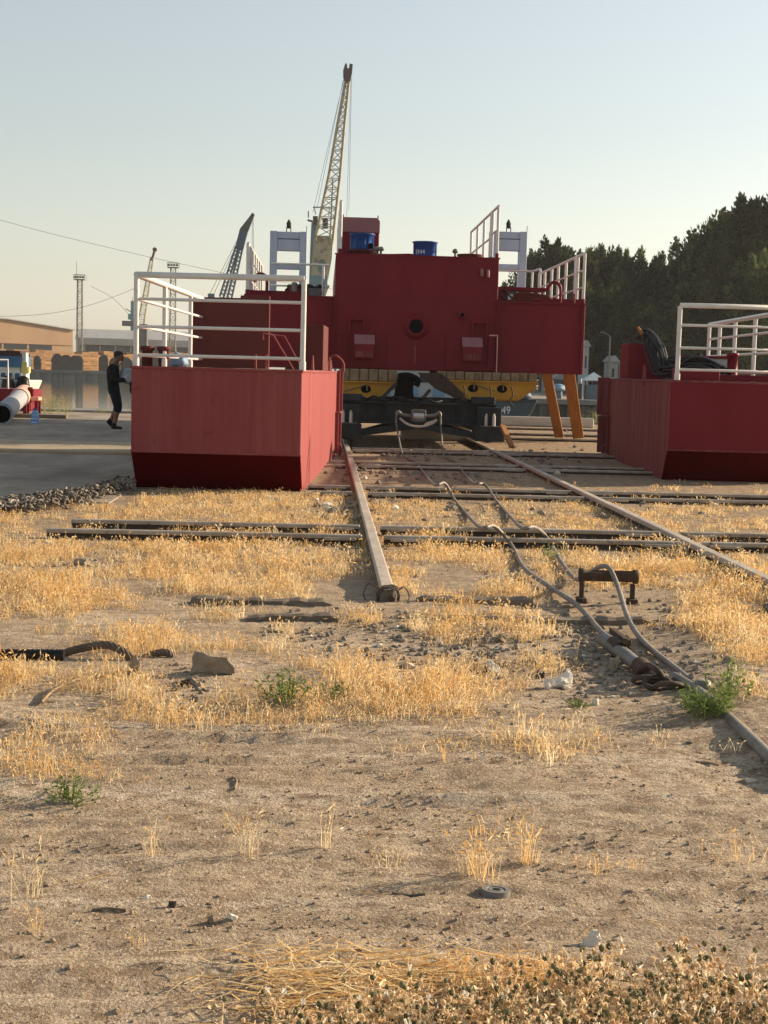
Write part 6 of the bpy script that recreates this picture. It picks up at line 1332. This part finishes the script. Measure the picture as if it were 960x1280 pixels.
ICO = None
def pebbles(name, X, Y, S, mats, mi, label, cat, sink=.3, rg=rg):
    bm = bmesh.new(); bmesh.ops.create_icosphere(bm, subdivisions=1, radius=1); vv = np.array([v.co[:] for v in bm.verts]); ff = np.array([[v.index for v in f.verts] for f in bm.faces]); bm.free()
    N = len(X); sc = S[:, None]*rg.uniform(.55, 1.2, (N, 3))*np.array([1, 1, .7]); a = rg.uniform(0, 6.28, N); jit = 1+rg.uniform(-.28, .28, (N, len(vv), 1))
    P_ = vv[None]*jit*sc[:, None, :]; ca, sa = np.cos(a)[:, None], np.sin(a)[:, None]; x = P_[..., 0]*ca-P_[..., 1]*sa; y = P_[..., 0]*sa+P_[..., 1]*ca
    P_ = np.stack([x+X[:, None], y+Y[:, None], P_[..., 2]+(hgt(X, Y)+S*(.5-sink))[:, None]], -1)
    o = quadmesh(name, P_[:, ff].reshape(-1, 3, 3), mats, np.repeat(mi, len(ff))); tag(o, label, cat, kind='stuff')
N = 20000; Y = rg.uniform(2.6, 6.6, N); X = rg.uniform(-.34, .40, N)*Y; k = rg.random(N) < np.clip(.35+1.2*fbm(X*2+8, Y*3, 3), .04, 1); X, Y = X[k], Y[k]
pebbles('clods', X, Y, .0016+.0070*rg.random(len(X))**4.5, ['clod', 'gravel'], rg.choice(2, len(X), p=[.85, .15]), 'crumbs and small clods of dry clay in the foreground', 'clods')
Xs, Ys = [], []
for cx_, cy_, rx, ry, n in ((612, 812, 50, 28, 330), (500, 800, 45, 26, 240), (735, 805, 38, 42, 420), (420, 790, 60, 20, 160), (790, 850, 60, 25, 160), (850, 800, 45, 40, 160), (300, 700, 200, 12, 130), (110, 707, 50, 8, 80), (240, 860, 40, 20, 60), (700, 720, 200, 30, 160), (880, 860, 60, 40, 120)):
    px = rg.normal(cx_, rx*.7, n); py = rg.normal(cy_, ry*.7, n)
    for a, b in zip(px, py): v = G(a, b, 0); Xs.append(v.x); Ys.append(v.y)
pebbles('gravel', np.array(Xs), np.array(Ys), .006+.018*rg.random(len(Xs))**2.2, ['gravel', 'stone', 'whitestone'], rg.choice(3, len(Xs), p=[.72, .26, .02]), 'grey gravel and small stones in the bare spots of the yard', 'gravel')
Xs, Ys = [], []
for cx_, cy_, rx, ry, n in ((515, 566, 45, 6, 260), (650, 572, 60, 10, 160), (460, 590, 50, 10, 90), (560, 592, 120, 8, 160), (700, 545, 60, 10, 90), (430, 640, 60, 18, 90), (640, 640, 180, 14, 120)):
    px = rg.normal(cx_, rx*.7, n); py = rg.normal(cy_, ry*.7, n)
    for a, b in zip(px, py): v = G(a, b, 0); Xs.append(v.x); Ys.append(v.y)
pebbles('gravel', np.array(Xs), np.array(Ys), .014+.05*rg.random(len(Xs))**3, ['gravel', 'stone', 'whitestone'], rg.choice(3, len(Xs), p=[.62, .34, .04]), 'stony rubble between the cross rails in front of the trolley', 'gravel')

# ------------------------------------------------------------------ thistle patch and straw in the foreground
def top_edge(x):   # pixel row of the patch's far edge of bases
    return np.interp(x, [240, 330, 420, 520, 600, 680, 760, 860, 930, 1000], [1330, 1300, 1285, 1275, 1262, 1250, 1236, 1240, 1252, 1268])
TQ, TM = [], []
def addq(q_, m): TQ.append(np.asarray(q_, dtype=np.float32).reshape(-1, 4, 3)); TM.append(np.full(len(TQ[-1]), m))
def rdir(n, up=0): d = rg.normal(size=(n, 3)); d[:, 2] += up; return d/np.linalg.norm(d, axis=1)[:, None]
cnt = 0
while cnt < 1050:
    px = rg.uniform(230, 1080); py = rg.uniform(1225, 1480)
    if py < top_edge(px)+rg.normal(0, 14): continue
    if rg.random() > np.interp(px, [240, 420, 560, 700], [.18, .45, .9, 1]): continue
    cnt += 1; g_ = G(px, py, 0); b = np.array([g_.x, g_.y, float(hgt(g_.x, g_.y))]); hh = rg.uniform(.05, .135)
    a = rg.uniform(0, 6.28); e = b+np.array([math.cos(a)*hh*.35, math.sin(a)*hh*.35, hh]); s_ = np.array([math.cos(a+1.2), math.sin(a+1.2), 0])*.0016
    m_ = b+(e-b)*.5+np.array([math.cos(a), math.sin(a), 0])*-.012
    addq([[b-s_, b+s_, m_+s_, m_-s_], [m_-s_, m_+s_, e+s_*.7, e-s_*.7]], 1)
    tips = [(e, np.array([0, 0, 1.])+rdir(1)[0]*.5)]
    for j in range(rg.integers(1, 4)):
        t = rg.uniform(.4, .8); q0 = b+(e-b)*t; dd_ = rdir(1, .7)[0]; q1 = q0+dd_*rg.uniform(.02, .05); addq([[q0-s_*.7, q0+s_*.7, q1+s_*.5, q1-s_*.5]], 1); tips.append((q1, dd_))
    for c, ax in tips:     # flower heads
        ax = ax/np.linalg.norm(ax); r0 = rg.uniform(.0042, .0070); u_ = np.cross(ax, rdir(1)[0]); u_ /= np.linalg.norm(u_); v_ = np.cross(ax, u_)
        prof = [(.35, 0), (1.0, .8), (.95, 1.5), (.5, 2.2)]; k = 6; rings = [[c+(u_*math.cos(2*math.pi*i/k)+v_*math.sin(2*math.pi*i/k))*r0*pr+ax*r0*pz for i in range(k)] for pr, pz in prof]
        core = 2 if rg.random() < .55 else 1
        for i0 in range(3): addq([[rings[i0][i], rings[i0][(i+1) % k], rings[i0+1][(i+1) % k], rings[i0+1][i]] for i in range(k)], core)
        for i in range(9):   # spiny bracts
            t = rg.uniform(0, 6.28); o_ = u_*math.cos(t)+v_*math.sin(t); p0 = c+o_*r0*.9+ax*r0*rg.uniform(.3, 1.5); d = o_*.8+ax*rg.uniform(-.2, .9); L = r0*rg.uniform(1.0, 2.2); w_ = np.cross(o_, ax)*r0*.28
            addq([[p0-w_, p0+w_, p0+d*L, p0+d*L]], rg.choice([0, 0, 1, 2]))
        if rg.random() < .06:
            for i in range(16):
                d = ax+rdir(1)[0]*.75; p0 = c+ax*r0*2; w_ = np.cross(d, rdir(1)[0]); w_ = w_/np.linalg.norm(w_)*r0*.30; addq([[p0-w_*.3, p0+w_*.3, p0+d*r0*1.7+w_, p0+d*r0*1.7-w_]], 3)
    n = rg.integers(18, 30)    # dry curled leaves
    t = rg.random(n)[:, None]; c = b+(e-b)*t+rg.normal(0, .012, (n, 3))*np.array([1, 1, .4]); d = rdir(n, .2); L = rg.uniform(.006, .018, (n, 1)); w_ = np.cross(d, rdir(n)); w_ = w_/np.linalg.norm(w_, axis=1)[:, None]*L*rg.uniform(.14, .32, (n, 1)); d2 = d+rg.normal(0, .5, (n, 3))
    q1 = c+d*L*.5; q2 = q1+d2*L*.5
    mm = rg.choice([0, 0, 0, 0, 1, 1, 2], n)
    for i in range(n): addq([[c[i]-w_[i]*.4, c[i]+w_[i]*.4, q1[i]+w_[i], q1[i]-w_[i]], [q1[i]-w_[i], q1[i]+w_[i], q2[i]+w_[i]*.15, q2[i]-w_[i]*.15]], mm[i])
o = quadmesh('dry_thistles', np.concatenate(TQ), ['thleaf', 'thbrown', 'thgreen', 'thfluff'], np.concatenate(TM)); tag(o, 'dried prickly thistle patch with green brown heads and white fluff along the bottom edge', 'thistles', kind='stuff')
SQ = []; sm = []
for i in range(520):
    px = rg.normal(410, 75) if i < 380 else rg.uniform(480, 760); py = rg.normal(1240, 26) if i < 380 else rg.normal(1222, 12)
    if py < 1185: continue
    g_ = G(px, py, 0); a = rg.normal(.25, .8); L = rg.uniform(.04, .22); c = np.array([g_.x, g_.y, float(hgt(g_.x, g_.y))+rg.uniform(.004, .035)]); d = np.array([math.cos(a), math.sin(a)*.6, rg.normal(0, .12)]); bend = np.array([rg.normal(0, .3), rg.normal(0, .3), rg.normal(0, .12)]); pts = [c+d*L*t+bend*L*t*t for t in np.linspace(-.5, .5, 6)]
    s_ = np.cross(d, rdir(1)[0]); s_ = s_/np.linalg.norm(s_)*rg.uniform(.0007, .0015); s2 = np.cross(d, s_); s2 = s2/np.linalg.norm(s2)*np.linalg.norm(s_); m_ = rg.choice(3, p=[.55, .33, .12])
    for p0, p1 in zip(pts[:-1], pts[1:]): SQ += [[p0-s_, p0+s_, p1+s_, p1-s_], [p0-s2, p0+s2, p1+s2, p1-s2]]; sm += [m_, m_]
o = quadmesh('straw_heap', np.array(SQ), ['straw', 'gold', 'brown'], sm); tag(o, 'loose heap of long pale straw left of the thistles', 'straw', kind='stuff')
# standing straw behind the thistles
X, Y = [], []
for i in range(60): v = G(rg.normal(640, 60), rg.normal(1232, 9), 0); X.append(v.x); Y.append(v.y)
X, Y = np.array(X), np.array(Y); q_, m_ = blades(X, Y, hgt(X, Y), np.full(60, .06), .6, rg, np.full(60, .0008), .8, 12, .02); o = quadmesh('dry_grass', q_, ['straw', 'gold', 'brown'], m_); tag(o, 'short golden grass growing just behind the thistle patch', 'grass', kind='stuff')

# ------------------------------------------------------------------ haze
if HAZE:
    hz = MB(); hz.bx(-1000, 1000, -60, 1550, -3.6, 75); ho = hz.build('haze', []) if False else None
    me = bpy.data.meshes.new('haze'); me.from_pydata(hz.v, [], hz.f); m = bpy.data.materials.new('haze_air'); m.use_nodes = True; n = m.node_tree.nodes; l = m.node_tree.links
    n.remove(n['Principled BSDF']); pv_ = n.new('ShaderNodeVolumePrincipled'); pv_.inputs['Color'].default_value = (.92, .93, .94, 1); pv_.inputs['Density'].default_value = HAZE; pv_.inputs['Anisotropy'].default_value = .3
    l.new(pv_.outputs[0], n['Material Output'].inputs['Volume']); me.materials.append(m); ho = bpy.data.objects.new('haze', me); col.objects.link(ho); tag(ho, 'thin evening haze over the harbour', 'haze', kind='stuff')
